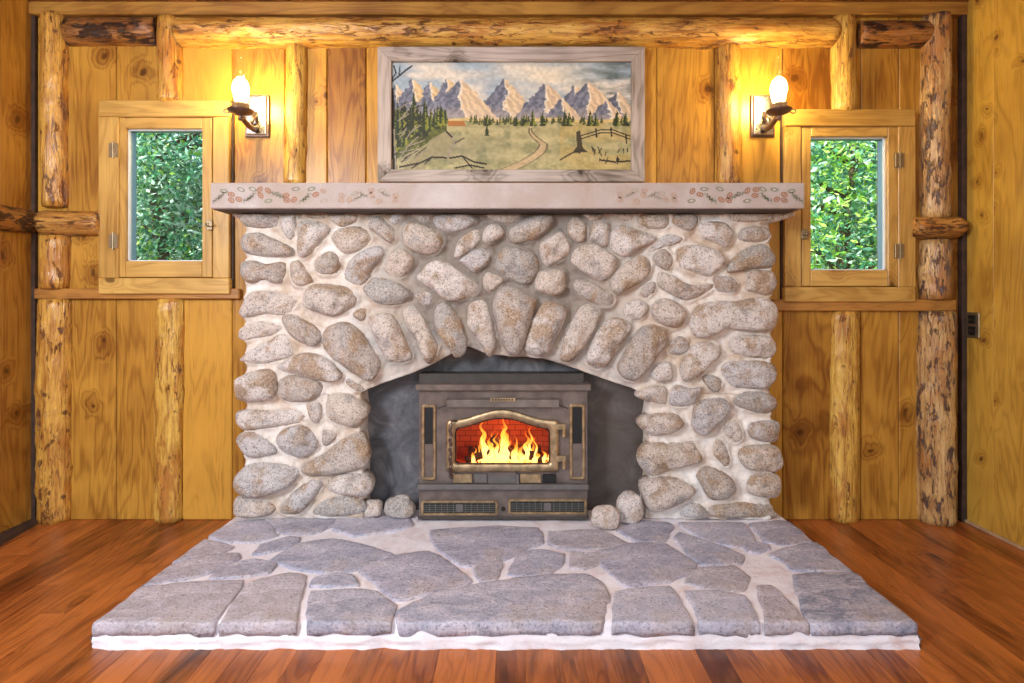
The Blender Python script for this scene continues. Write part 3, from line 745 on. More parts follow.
def stone(pts, seed, idx):
    rs = random.Random(seed)
    w = [(PX(a, YO), PZ(b, YO)) for a, b in pts]
    lp = smooth_loop(w, 4); n = len(lp)
    cx = sum(p[0] for p in lp) / n; cz = sum(p[1] for p in lp) / n
    # principal half widths
    arr = np.array(lp) - (cx, cz); ev = np.sqrt(np.linalg.eigvalsh(arr.T @ arr / n)) * 1.41
    minor = float(ev[0]); hgt = min(.075, max(.022, minor * .78)) * rs.uniform(.85, 1.15)
    stones_xz.append(np.array(lp))
    rings = [(.86, .075), (.97, .025)]
    K = 9
    for k in range(K + 1):
        ph = k / K * PI / 2 * .985
        rings.append((math.cos(ph) ** .70 if k else 1.0, -hgt * math.sin(ph) ** .95))
    ttx, ttz = rs.uniform(-.12, .12), rs.uniform(-.10, .16)
    bm = bmesh.new(); rv = []
    for (sc, dy) in rings:
        ring = []
        for (x, z) in lp:
            X = cx + (x - cx) * sc; Z = cz + (z - cz) * sc; Yv = YO + dy
            if dy < 0: Yv += (X - cx) * ttx * .8 * min(1, -dy / hgt * 1.2) + (Z - cz) * ttz * .8 * min(1, -dy / hgt * 1.2)
            q = Vector((X * 9 + seed, Yv * 9, Z * 9)); q2 = q * 3.2
            a = .010 * min(1.4, minor / .05)
            nx, ny, nz = noise.noise(q), noise.noise(q + Vector((9, 3, 7))), noise.noise(q2)
            cell = noise.cell(q * .9)
            ring.append(bm.verts.new((X + a * nx * .4 * sc, Yv + a * (ny * 1.5 + nz * .8) * (1 if dy < 0 else .2), min(ZT - .002, max(HZ + .003, Z + a * noise.noise(q + Vector((1, 8, 2))) * .4 * sc)))))
        rv.append(ring)
    for a, b in zip(rv, rv[1:]):
        for j in range(n): bm.faces.new((a[j], a[(j + 1) % n], b[(j + 1) % n], b[j]))
    cv = bm.verts.new(sum((v.co for v in rv[-1]), Vector()) / n)
    for j in range(n): bm.faces.new((rv[-1][j], rv[-1][(j + 1) % n], cv))
    bm.faces.new(rv[0])
    return from_bm('river_stone', bm, M['granite'], fire, smooth=True)
for i, ln in enumerate(STN.split('\n')): stone(parse(ln), i * 1.37 + 2, i)

# mortar body
ARCH = [(364, 514), (363, 490), (364, 455), (361, 432), (363, 410), (361, 392), (383, 383), (410, 374), (431, 365), (451, 354), (467, 346), (489, 354), (511, 356), (541, 358), (562, 364), (585, 372), (610, 381), (632, 388), (649, 396), (650, 404), (647, 422), (649, 440), (648, 455), (650, 470), (646, 497), (645, 514)]
AX = [(PX(a, YF), PZ(b, YF)) for a, b in ARCH]; 
zs = PZ(394, YF); XA, XB = PX(247, YF), PX(769, YF)
Lp = sorted([(z, x) for x, z in AX[:6]]); Rp = sorted([(z, x) for x, z in AX[18:]])
Tp = [(x, z) for x, z in AX[5:19]]
def gap(X, Z):
    d = np.full(X.shape, 9.0)
    for lp in stones_xz:
        x0, z0 = lp.min(0) - .05; x1, z1 = lp.max(0) + .05
        m = (X > x0) & (X < x1) & (Z > z0) & (Z < z1)
        if not m.any(): continue
        px, pz = X[m], Z[m]; a = lp; b = np.roll(lp, -1, 0)
        dm = np.full(px.shape, 9.0)
        for k in range(0, len(a)):
            ax_, az = a[k]; bx, bz = b[k]; L2 = (bx - ax_) ** 2 + (bz - az) ** 2 + 1e-12
            t = np.clip(((px - ax_) * (bx - ax_) + (pz - az) * (bz - az)) / L2, 0, 1)
            dm = np.minimum(dm, np.hypot(px - ax_ - t * (bx - ax_), pz - az - t * (bz - az)))
        d[m] = np.minimum(d[m], dm)
    return d
bm = bmesh.new()
def patch(Xg, Zg):
    r, c = Xg.shape; g = gap(Xg, Zg); vs = []
    for i in range(r):
        row = []
        for j in range(c):
            x, z = float(Xg[i, j]), float(Zg[i, j])
            y = YF + .004 - .030 * math.exp(-(g[i, j] / .014)) + .014 * noise.noise(Vector((x * 14, z * 14, 3))) + .008 * noise.noise(Vector((x * 45, z * 45, 8)))
            row.append(bm.verts.new((x, y, z)))
        vs.append(row)
    for i in range(r - 1):
        for j in range(c - 1): bm.faces.new((vs[i][j], vs[i][j + 1], vs[i + 1][j + 1], vs[i + 1][j]))
    return vs
st = .0085
def pier(x_of, left):
    zz = np.linspace(HZ - .002, zs, 53); n = int(abs(.55) / st)
    Xg, Zg = [], []
    for z in zz:
        xi = x_of(z); a, b = (XA, xi) if left else (xi, XB)
        Xg.append(np.linspace(a, b, n)); Zg.append(np.full(n, z))
    return patch(np.array(Xg), np.array(Zg))
fl = lambda z: float(np.interp(z, [p[0] for p in Lp], [p[1] for p in Lp]))
fR = lambda z: float(np.interp(z, [p[0] for p in Rp], [p[1] for p in Rp]))
v1 = pier(fl, True); v2 = pier(fR, False)
nx = int((XB - XA) / st); nz = 95; Xg = []; Zg = []
for x in np.linspace(XA, XB, nx):
    zl = zs if (x < fl(zs) or x > fR(zs)) else float(np.interp(x, [p[0] for p in Tp], [p[1] for p in Tp]))
    zl = max(zl, zs)
    Xg.append(np.full(nz, x)); Zg.append(np.linspace(zl, ZT, nz))
v3 = patch(np.array(Xg), np.array(Zg))
def skirt(vs, dy=.11):
    bk = [bm.verts.new((v.co.x, YF + dy, v.co.z)) for v in vs]
    for a, b, c, d in zip(vs, vs[1:], bk[1:], bk): bm.faces.new((a, b, c, d))
skirt([r[-1] for r in v1]); skirt([r[0] for r in v2]); skirt([c[0] for c in v3])
skirt([r[0] for r in v1], .163); skirt([r[-1] for r in v2], .163); skirt(v3[0], .163); skirt(v3[-1], .163)
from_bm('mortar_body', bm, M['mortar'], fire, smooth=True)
bm = bmesh.new()
add_box(bm, PX(352, YF), PX(660, YF), 2.545, 2.575, HZ - .02, PZ(335, YF))
from_bm('slate_surround', bm, M['slate'], fire)
# carve: surround is only in front of the wall, the insert stands in front of it

# mantel
YM = 2.30
mroot = empty('mantel_shelf', (PX(507.5, YM), 2.45, PZ(209.5, YM)))
tag(mroot, 'long stone-coloured mantel shelf with faded pinecone stencil above the fireplace', 'shelf')
def rough_slab(name, x0, x1, y0, y1, z0, z1, mat, parent, amp=.003, step=.03):
    bm = bmesh.new(); add_box(bm, x0, x1, y0, y1, z0, z1, .006, 2)
    return from_bm(name, bm, mat, parent)
rough_slab('shelf_slab', PX(210, YM), PX(805, YM), YM, D - .036, ZT + .0045, PZ(182.5, YM), M['mantel'], mroot)
rough_slab('underside_shade', PX(212, YM), PX(800, YM), YM + .012, D - .036, ZT + .0005, ZT + .005, M['mantel_shade'], mroot)  # thin dark sheet, paints the shadow on the mantel underside
# corbel mortar under right end
bm = bmesh.new(); tube(bm, [(PX(766, 2.43), 2.44, ZT - .004 - .012), (PX(785, 2.40), 2.42, ZT - .004 - .004), (PX(800, 2.36), 2.40, ZT - .006 + .002)], [.028, .018, .006], 10)
from_bm('mortar_bracket', bm, M['granite'], fire, smooth=True)
bm = bmesh.new(); tube(bm, [(PX(250, 2.43), 2.44, ZT - .004 - .010), (PX(238, 2.40), 2.42, ZT - .004 - .004), (PX(228, 2.36), 2.40, ZT - .006 + .002)], [.024, .016, .006], 10)
from_bm('mortar_bracket', bm, M['granite'], fire, smooth=True)
def ell(bm, px, py, rx, ry, ang, n=10, ring=False):
    Y = YM - .0012; ca, sa = math.cos(ang), math.sin(ang); out = []
    for k in range(n):
        a = 2 * PI * k / n; u, v = rx * math.cos(a), ry * math.sin(a)
        out.append((PX(px + u * ca - v * sa, Y), PZ(py + u * sa + v * ca, Y)))
    if ring:
        o1 = [bm.verts.new((x, Y, z)) for x, z in out]; cx = sum(p[0] for p in out) / n; cz = sum(p[1] for p in out) / n
        i1 = [bm.verts.new((cx + (x - cx) * .55, Y, cz + (z - cz) * .55)) for x, z in out]
        for k in range(n): bm.faces.new((o1[k], o1[(k + 1) % n], i1[(k + 1) % n], i1[k]))
    else: bm.faces.new([bm.verts.new((x, Y, z)) for x, z in out])
cones = [(160, 125), (160, 155), (198, 150), (305, 100), (310, 130), (348, 105), (440, 130), (445, 155), (482, 152), (592, 125), (630, 108), (725, 130), (722, 155), (765, 152), (875, 105), (880, 130), (915, 160), (1000, 130), (1000, 155)]
gov = [(122, 108), (210, 100), (270, 98), (350, 158), (490, 97), (570, 97), (635, 158), (790, 120), (930, 105)]
spr = [(85, 148, -.7), (110, 132, -.9), (245, 148, -.5), (262, 135, -.8), (385, 125, .4), (410, 130, .7), (530, 150, -.6), (545, 140, -.9), (810, 140, -.4), (835, 125, .5), (950, 125, .4)]
bms = {k: bmesh.new() for k in ('cone', 'conef', 'leafp', 'leaff')}
rs = random.Random(5)
for mir in (0, 1):
    def mp(x): 
        p = 200 + x / 5.12
        return p if not mir else 1015.5 - p
    for (x, y) in cones:
        p = mp(x); k = 'cone' if (p < 320 or p > 690) else 'conef'
        ell(bms[k], p, 170 + y / 5.12, 3.7, 2.7, rs.uniform(-1, 1), 10, True); ell(bms[k], p, 170 + y / 5.12, 1.6, 1.0, rs.uniform(-1, 1), 6)
    for (x, y) in gov:
        p = mp(x); k = 'leafp' if (p < 320 or p > 690) else 'leaff'
        ell(bms[k], p, 170 + y / 5.12, 4.3, 2.2, rs.uniform(-.4, .4), 10, True)
    for (x, y, a) in spr:
        p = mp(x); k = 'leafp' if (p < 340 or p > 670) else 'leaff'; a = a if not mir else -a
        for j in range(6):
            t = (j - 2.5) * 1.7; ell(bms[k], p + t * math.cos(a), 170 + y / 5.12 + t * math.sin(a), 3.2, .32, a + (.8 if j % 2 else -.8), 6)
        ell(bms[k], p, 170 + y / 5.12, 6.2, .3, a, 6)
for k, b in bms.items(): from_bm('stencil_pattern', b, M[k], mroot)

# ------------------------------------------------------------------ hearth
hx0, hx1, hy0 = PX(94, 1.648), PX(917, 1.648), 1.650
hroot = empty('raised_hearth', ((hx0 + hx1) / 2, 2.0, 0)); tag(hroot, 'low flagstone hearth slab with wide white joints on the wood floor', 'hearth')
bm = bmesh.new(); nxg, nyg = 200, 64
def hz(x, y):
    e = min(x - hx0, hx1 - x, y - hy0); r = .018
    drop = 0 if e > r else (r - math.sqrt(max(0, r * r - (r - e) ** 2)))
    return HZ - .005 - drop + .0035 * noise.noise(Vector((x * 9, y * 9, 1))) + .002 * noise.noise(Vector((x * 40, y * 40, 1)))
def frac(n, L):
    t = np.linspace(0, 1, n); u = t.copy(); e = np.array([0, .0025, .006, .011, .018]) / L
    return np.unique(np.concatenate([e, np.linspace(.02 / L, 1 - .02 / L, n), 1 - e]))
gxs = hx0 + (hx1 - hx0) * frac(nxg, hx1 - hx0); gys = hy0 + (2.50 - hy0) * frac(nyg, .85)
gys = [g for g in gys if g < 2.485] + [2.54]
vs = []
for y in gys:
    row = []
    for x in gxs:
        ex = .006 * noise.noise(Vector((x * 12, y * 12, 5)))
        row.append(bm.verts.new((x + (ex if x < hx0 + .05 or x > hx1 - .05 else 0), y + (ex if y < hy0 + .03 else 0), hz(x, y))))
    vs.append(row)
for i in range(len(vs) - 1):
    for j in range(len(vs[0]) - 1): bm.faces.new((vs[i][j], vs[i][j + 1], vs[i + 1][j + 1], vs[i + 1][j]))
def hsk(line, nrm):
    prev = line
    for lev, o_ in ((.8, .004), (.6, .010), (.45, .013), (.3, .011), (.15, .012), (0, .014)):
        nw = []
        for v in line:
            k = o_ + .008 * noise.noise(Vector((v.co.x * 14, v.co.y * 14, lev * 4))) + .004 * noise.noise(Vector((v.co.x * 50, v.co.y * 50, lev * 12)))
            nw.append(bm.verts.new((v.co.x + nrm[0] * k, v.co.y + nrm[1] * k, v.co.z * lev)))
        for a, b, c, d in zip(prev, prev[1:], nw[1:], nw): bm.faces.new((a, b, c, d))
        prev = nw
hsk(vs[0], (0, -1)); hsk([r[0] for r in vs], (-1, 0)); hsk([r[-1] for r in vs], (1, 0))
from_bm('mortar_bed', bm, M['hmortar'], hroot, smooth=True)
FLG = """J 480,90,570,42,670,38,725,88,640,112,540,115
J 690,37,930,30,925,55,850,82,740,80
K -50,28,195,28,210,55,100,72,20,85,-55,62
J 350,188,460,108,560,135,520,152,420,168
J 205,275,330,205,460,165,570,158,580,178,500,215,400,245,250,268
J 485,240,560,195,640,180,715,195,690,225,600,240
J 640,155,665,125,760,97,800,100,790,120,720,145,650,160
J 700,180,800,122,930,105,1024,125,1150,163,1020,210,900,225,790,210
J 50,405,110,345,205,285,400,265,590,258,580,290,510,380,480,410,400,412,330,414,140,414
J 520,412,610,270,770,228,820,245,800,330,790,405,700,412
J 860,245,940,230,990,240,1015,270,900,275,850,270
J 838,412,845,300,1000,288,1080,300,1150,345,1140,390,1110,412
K 35,205,150,155,270,140,330,175,415,235,400,250,280,280,160,300
K 275,70,480,55,640,60,660,110,600,130,520,165,400,190,360,170,290,120
K 420,192,508,170,518,185,498,235,450,240
K 545,215,570,160,620,135,730,150,725,185,680,212,600,222
K 675,110,685,75,850,68,960,115,870,130,740,132
K 165,335,280,290,450,250,620,225,800,218,860,250,885,290,862,340,850,392,600,396,250,396,172,390
K 755,190,760,145,900,150,850,180,800,198
M -175,160,-100,130,0,115,90,120,195,185,185,212,90,245,0,262,-50,262,-110,210
M -80,70,0,40,95,45,115,60,85,105,0,108
M 140,45,365,45,400,100,340,125,250,110,170,70
M 125,100,150,80,240,110,360,155,350,185,230,190,180,160
M 395,50,480,38,530,45,600,108,500,120,440,105
M 370,125,400,112,450,120,460,135,420,148,380,140
M 460,155,530,130,620,115,700,162,742,212,620,210,540,205,500,175
M 155,250,215,205,330,200,385,235,360,280,270,280
M 550,230,620,222,752,222,850,280,940,368,890,405,610,408,590,370,560,290
M 165,285,280,288,370,305,395,350,415,395,400,408,225,408,200,350
M -80,290,0,278,100,270,140,320,185,405,0,408,-95,405,-90,350
M 415,270,460,265,520,320,580,385,570,408,460,408,440,350"""
def gproj(px, py, z=HZ + .002):
    Y = F * (H - z) / (py - CY); return (PX(px, Y), Y)
for i, ln in enumerate(FLG.split('\n')):
    pts = [gproj(a, b) for a, b in parse(ln)]
    front = min(p[1] for p in pts) < 1.72
    gx_ = sum(p[0] for p in pts) / len(pts); gy_ = sum(p[1] for p in pts) / len(pts)
    pts = [(gx_ + (x - gx_) * (1 + .007 / max(.05, abs(x - gx_))), gy_ + (y - gy_) * (1 + .009 / max(.05, abs(y - gy_)))) for x, y in pts]
    pts = [(min(max(x, hx0 + .004), hx1 - .004), (hy0 - .010 if y < 1.70 else y)) for x, y in pts]
    dd_ = []
    for p_ in pts:
        if not dd_ or math.hypot(p_[0] - dd_[-1][0], p_[1] - dd_[-1][1]) > .014: dd_.append(p_)
    pts = dd_
    # dense outline with gentle wobble
    n0 = len(pts); lp = []
    sm = smooth_loop(pts, 6)
    for k in range(n0):
        for j in range(6):
            a = np.array(pts[k]) * (1 - j / 6) + np.array(pts[(k + 1) % n0]) * (j / 6); b = np.array(sm[k * 6 + j])
            c = a * .75 + b * .25
            w = .008
            c = c + np.array([noise.noise(Vector((c[0] * 20, c[1] * 20, i))), noise.noise(Vector((c[0] * 20, c[1] * 20, i + 50)))]) * w
            lp.append((float(c[0]), max(hy0 - .012, float(c[1]))))
    cx = sum(p[0] for p in lp) / len(lp); cy = sum(p[1] for p in lp) / len(lp)
    bm = bmesh.new(); rings = []
    prof = [(1.0, HZ - .034 if front else HZ - .025), (1.004, HZ - .02), (1.0, HZ - .005), (.985, HZ + .001), (.95, HZ + .003), (.85, HZ + .004), (.7, HZ + .004), (.5, HZ + .004), (.25, HZ + .004)]
    for sc, z in prof:
        rings.append([bm.verts.new((cx + (x - cx) * sc, cy + (y - cy) * sc, z + (.0035 * noise.noise(Vector((x * sc * 13, y * sc * 13, i))) if sc < 1 else .004 * noise.noise(Vector((x * 30, y * 30, i + z * 100))) + (.016 * noise.noise(Vector((x * 20, i, 3))) if z < HZ - .03 else 0)))) for x, y in lp])
    m = len(lp)
    for a, b in zip(rings, rings[1:]):
        for j in range(m): bm.faces.new((a[j], a[(j + 1) % m], b[(j + 1) % m], b[j]))
    cv = bm.verts.new((cx, cy, HZ + .004))
    for j in range(m): bm.faces.new((rings[-1][j], rings[-1][(j + 1) % m], cv))
    bm.faces.new(rings[0])
    from_bm('flagstone', bm, M['flag'], hroot, smooth=True)

# loose stones
def boulder(px, Yc, w, h, d, seed, label):
    bm = bmesh.new(); bmesh.ops.create_icosphere(bm, subdivisions=4, radius=1)
    for v in bm.verts:
        q = v.co.copy(); k = 1 + .22 * noise.noise(q * 1.1 + Vector((seed, 0, 0))) + .08 * noise.noise(q * 3 + Vector((seed, 5, 0)))
        q = Vector((math.copysign(abs(q.x) ** .85, q.x), math.copysign(abs(q.y) ** .85, q.y), math.copysign(abs(q.z) ** .85, q.z)))
        v.co = Vector((q.x * w / 2 * k, q.y * d / 2 * k, q.z * h / 2 * k))
    zmin = min(v.co.z for v in bm.verts)
    for v in bm.verts:
        v.co.z = max(v.co.z, zmin + h * .06); v.co += Vector((PX(px, Yc), Yc, HZ + .002 - zmin - h * .06))
    o = from_bm('loose_stone', bm, M['granite'], smooth=True); return tag(o, label, 'stone', 'loose stones beside the stove')
boulder(372, 2.455, .088, .078, .07, 1.3, 'smallest tan stone loose on hearth, leftmost beside the stove')
boulder(400, 2.44, .135, .098, .08, 7.1, 'pale grey-blue loose stone touching the left side of the stove')
boulder(605.5, 2.325, .122, .095, .065, 3.9, 'round pale loose stone against the right side of the stove')
boulder(629.5, 2.385, .122, .132, .06, 5.5, 'tallest pinkish loose stone on hearth, rightmost beside the stove')

# ------------------------------------------------------------------ stove insert
YS = 2.405
SZ = HZ + .008
stv = empty('stove_insert', (PX(503, YS), YS, SZ)); tag(stv, 'bronze-grey wood stove insert with brass trimmed arched door', 'stove')
DX = (455, 552); 
def sb(name, a, b, c, d, Y, dep, mat, bev=.002, parent=None): return pbox(name, a, b, c, d, Y, dep, mat, parent or stv, bev)
sb('shroud', 419, 373.5, 584, 384, 2.46, .08, M['stove_dark'])
sb('top_trim', 415.5, 384.5, 591, 391, YS - .022, .10, M['stove'], .003)
# front plate with door hole
bm = bmesh.new()
def fb(a, b, c, d, Y=YS, dep=.02, bev=.001): add_box(bm, PX(a, Y), PX(c, Y), Y, Y + dep, PZ(d, Y), PZ(b, Y), bev)
fb(419, 390.5, 456, 486); fb(551, 390.5, 587.5, 486); fb(456, 390.5, 551, 415); fb(456, 464, 551, 486)
fb(419, 489, 587.5, 519)
for k in range(24):
    xa, xb = 456 + 95 * k / 24, 456 + 95 * (k + 1) / 24; t_ = ((xa + xb) / 2 - 501.5) / 50
    fb(xa, 414.9, xb, 418.5 - 10.5 * (.5 + .5 * math.cos(PI * t_)) + 4 if True else 0, bev=0) if 422.5 - 10.5 * (.5 + .5 * math.cos(PI * t_)) > 415.5 else None

add_box(bm, PX(419, YS), PX(422, YS), YS + .01, 2.54, SZ, PZ(390.5, YS)); add_box(bm, PX(584.5, YS), PX(587.5, YS), YS + .01, 2.54, SZ, PZ(390.5, YS))
add_box(bm, PX(419, YS), PX(587.5, YS), YS + .01, 2.54, PZ(392, YS), PZ(390.5, YS))
from_bm('stove_body', bm, M['stove'], stv)
sb('ledge', 417, 485, 589, 490.5, YS - .03, .04, M['iron'], .004)
bm = bmesh.new(); Y = YS - .006
add_box(bm, PX(418, Y), PX(589, Y), Y, 2.54, HZ + .006, PZ(517, Y), .002)
from_bm('base_plate', bm, M['stove_dark'], stv)
# hood louver + plate
bm = bmesh.new()
Y = YS; x0, x1 = PX(447, Y - .02), PX(559, Y - .02); zt, zb = PZ(397.5, Y), PZ(407, Y - .02)
v = [(x0, Y, zt), (x1, Y, zt), (x1, Y - .024, zt - .006), (x0, Y - .024, zt - .006), (x0, Y - .026, zb), (x1, Y - .026, zb), (x0, Y, zb + .006), (x1, Y, zb + .006)]
v = [bm.verts.new(q) for q in v]
for f in ((0, 1, 2, 3), (3, 2, 5, 4), (4, 5, 7, 6), (6, 7, 1, 0), (0, 3, 4, 6), (1, 7, 5, 2)): bm.faces.new([v[k] for k in f])
hood = from_bm('hood', bm, M['stove'], stv)
np_ = pbox('nameplate', 490, 397.8, 515.5, 401.6, YS - .0285, .003, M['brass'], hood, .001)
bm = bmesh.new()
rs = random.Random(2)
for k in range(8):
    a = 492 + k * 2.8; Y = YS - .0292
    add_box(bm, PX(a, Y), PX(a + 1.7, Y), Y, Y + .001, PZ(400.6, Y), PZ(398.9, Y))
from_bm('raised_lettering', bm, M['stove_dark'], hood)
for (a, b) in ((447, 438), (559, 568)):
    bm = bmesh.new(); tube(bm, [P(a, 405, YS - .002), P(b, 408.5, YS - .002)], .0025, 6); from_bm('hood_bracket', bm, M['stove_dark'], stv)
def rframe(bm, a, b, c, d, Y, wpx, dep, r=3, seg=5):
    """rounded rectangular ring"""
    def loop(a, b, c, d, r, Y):
        out = []
        for (cx, cy, s) in ((c - r, b + r, -PI / 2), (c - r, d - r, 0), (a + r, d - r, PI / 2), (a + r, b + r, PI)):
            for k in range(seg + 1):
                t = s + k / seg * PI / 2; out.append(bm.verts.new(P(cx + r * math.cos(t), cy + r * math.sin(t), Y)))
        return out
    o = loop(a, b, c, d, r, Y + .002); o.append(None); o.pop()
    m1 = loop(a + wpx * .3, b + wpx * .3, c - wpx * .3, d - wpx * .3, r * .8, Y - .001); m2 = loop(a + wpx * .7, b + wpx * .7, c - wpx * .7, d - wpx * .7, max(.4, r * .5), Y - .001)
    i = loop(a + wpx, b + wpx, c - wpx, d - wpx, max(.3, r * .3), Y + .002); bo = loop(a, b, c, d, r, Y + dep); bi = loop(a + wpx, b + wpx, c - wpx, d - wpx, max(.3, r * .3), Y + dep)
    n = len(o)
    for p, q in ((bo, o), (o, m1), (m1, m2), (m2, i), (i, bi), (bi, bo)):
        for k in range(n): bm.faces.new((p[k], p[(k + 1) % n], q[(k + 1) % n], q[k]))
for (a, b, c, d, w, nm) in ((421.5, 404.5, 436, 480.5, 3, 'side_vent'), (569.5, 404, 585, 480, 3, 'side_vent'), (421, 500.5, 498, 515.5, 2.6, 'lower_vent'), (508, 499, 587, 514.5, 2.6, 'lower_vent')):
    bm = bmesh.new(); rframe(bm, a, b, c, d, YS - .008, w, .01); fr_ = from_bm(nm, bm, M['brass'], stv, smooth=False)
    if nm == 'side_vent':
        pbox('mesh_screen', a + w, b + w, c - w, b + (d - b) * .52, YS - .003, .004, M['mesh'], fr_, 0)
        pbox('damper_plate', a + w, b + (d - b) * .52, c - w, d - w, YS - .002, .003, M['stove'], fr_, 0)
    else:
        pbox('mesh_screen', a + w, b + w, c - w, d - w, YS - .003, .004, M['mesh'], fr_, 0)
        bm = bmesh.new(); 
        for k in range(1, 12): 
            xx = a + w + (c - a - 2 * w) * k / 12
            add_box(bm, PX(xx - .35, YS), PX(xx + .35, YS), YS - .0045, YS - .003, PZ(d - w, YS), PZ(b + w, YS))
        for k in range(1, 5):
            yy = b + w + (d - b - 2 * w) * k / 5
            add_box(bm, PX(a + w, YS), PX(c - w, YS), YS - .0045, YS - .003, PZ(yy + .3, YS), PZ(yy - .3, YS))
        from_bm('wire_grille', bm, M['meshg'], fr_)
        pbox('vent_slider', (a + c) / 2 - 3.5, b + 4, (a + c) / 2 + 3.5, d - 3.5, YS - .007, .004, M['iron'], fr_, .001)
bm = bmesh.new(); lathe(bm, (PX(503, YS), YS, PZ(508, YS)), [(.0005, -.02), (.008, -.018), (.009, -.01), (.005, -.004), (.005, .002)], 14, 'Y'); from_bm('fan_knob', bm, M['black'], stv, smooth=True)
# door
Yd = YS - .018
def arch_top(px, cx=501.5, hw=50, top=411.5, sh=422):
    t = max(-1, min(1, (px - cx) / hw)); return sh - (sh - top) * (.5 + .5 * math.cos(PI * t)) 
def door_loop(inset, Y, n=30):
    a, c, b = 446 + inset, 559 - inset, 472 - inset * .9
    out = []; r = 5
    xs = np.linspace(a + r * .6, c - r * .6, n)
    top = [(x, arch_top(x) - 2 + inset * .92) for x in xs]
    pts = [(a, top[0][1] + r * .9)] + [(a + r * .18, top[0][1] + r * .3)] + top + [(c - r * .18, top[-1][1] + r * .3), (c, top[-1][1] + r * .9), (c, b - 3), (c - 1, b - 1), (c - 3, b), (a + 3, b), (a + 1, b - 1), (a, b - 3)]
    return [P(x, y, Y) for x, y in pts]
door = empty('door', P(502, 472, Yd)); door.parent = stv; door.location = P(502, 472, Yd) - stv.location
bm = bmesh.new(); loops = [[bm.verts.new(q) for q in door_loop(i, Y)] for i, Y in ((0, Yd + .018), (0, Yd + .006), (1.5, Yd), (4.2, Yd - .001), (6.3, Yd - .001), (8.6, Yd + .004), (9.4, Yd + .018))]
n = len(loops[0])
for p, q in zip(loops, loops[1:] + loops[:1]):
    for k in range(n): bm.faces.new((p[k], p[(k + 1) % n], q[(k + 1) % n], q[k]))
from_bm('door_frame', bm, M['brass'], door, smooth=True)
bm = bmesh.new(); lp = door_loop(8.8, Yd + .010); bm.faces.new([bm.verts.new(q) for q in lp]); from_bm('door_glass', bm, M['doorglass'], door)
bm = bmesh.new(); lp = door_loop(8.2, Yd + .0115); li = door_loop(10.2, Yd + .0115); A_ = [bm.verts.new(q) for q in lp]; B_ = [bm.verts.new(q) for q in li]
for k in range(n): bm.faces.new((A_[k], A_[(k + 1) % n], B_[(k + 1) % n], B_[k]))
from_bm('gasket', bm, M['black'], door)
for yy in (431, 463):
    bm = bmesh.new(); Y = Yd - .004
    add_box(bm, PX(556, Y), PX(566, Y), Y, Y + .02, PZ(yy - 1, Y), PZ(yy - 7, Y), .002)
    lathe(bm, (PX(564, Y), Y + .004, PZ(yy + 6, Y)), [(.0005, 0), (.009, 0), (.009, .034), (.0005, .034)], 12)
    from_bm('hinge', bm, M['brass'], door)
bm = bmesh.new(); Y = Yd - .022
pts = []; 
for k in range(60):
    t = k / 59; pts.append((PX(450.5, Y) + .006 * math.cos(t * 30), Y + .006 * math.sin(t * 30), PZ(474 - t * 46, Y)))
tube(bm, pts, .0042, 6)
tube(bm, [(PX(450.5, Y), Y, PZ(476, Y)), (PX(450.5, Y), Y, PZ(425, Y)), (PX(452, Y), Y + .006, PZ(421, Y)), (PX(456, Y), Y + .02, PZ(422, Y))], .005, 8)
tube(bm, [(PX(451, Y), Y, PZ(476, Y)), (PX(451, Y), Y + .022, PZ(479, Y))], .008, 8)
from_bm('handle', bm, M['bronze'], door, smooth=True)
# air controls under the door
for (a, b, m) in ((453, 472, 'brass'), (474, 487, 'iron'), (520, 541, 'brass'), (543, 556, 'mesh')):
    pbox('air_control', a, 474.5, b, 483, YS - .012, .012, M[m], stv, .0015)
bm = bmesh.new(); add_box(bm, PX(516, YS), PX(519, YS), YS - .02, YS, PZ(484, YS), PZ(473, YS), .001); add_box(bm, PX(488, YS), PX(516, YS), YS - .004, YS, PZ(483, YS), PZ(475, YS), .001)
from_bm('damper_rod', bm, M['iron'], stv)
# fire box lined with brick
bm = bmesh.new(); fx0, fx1 = PX(452, YS) , PX(555, YS); fz0, fz1 = PZ(470, YS), PZ(408, YS); yb = 2.80
add_box(bm, fx0 - .06, fx1 + .06, yb, yb + .03, fz0 - .03, fz1 + .05)
add_box(bm, fx0 - .06, fx0 - .03, YS + .021, yb, fz0 - .03, fz1 + .05); add_box(bm, fx1 + .03, fx1 + .06, YS + .021, yb, fz0 - .03, fz1 + .05)
add_box(bm, fx0 - .06, fx1 + .06, YS + .021, yb, fz0 - .06, fz0 - .03); add_box(bm, fx0 - .06, fx1 + .06, YS + .021, yb, fz1 + .05, fz1 + .08)
from_bm('firebrick_lining', bm, M['brick'], stv)
struct(bpy.data.objects['wall_back'])
# slate has a hole for the box: rebuild as four pieces
sl = bpy.data.objects['slate_surround']; bpy.data.objects.remove(sl)
bm = bmesh.new(); sx0, sx1, sz1 = PX(350, YF), PX(662, YF), PZ(333, YF)
add_box(bm, sx0, fx0 - .07, 2.545, 2.575, HZ - .02, sz1); add_box(bm, fx1 + .07, sx1, 2.545, 2.575, HZ - .02, sz1)
add_box(bm, fx0 - .07, fx1 + .07, 2.545, 2.575, fz1 + .09, sz1); add_box(bm, fx0 - .07, fx1 + .07, 2.545, 2.575, HZ - .02, fz0 - .07)
from_bm('slate_surround', bm, M['slate'], fire)
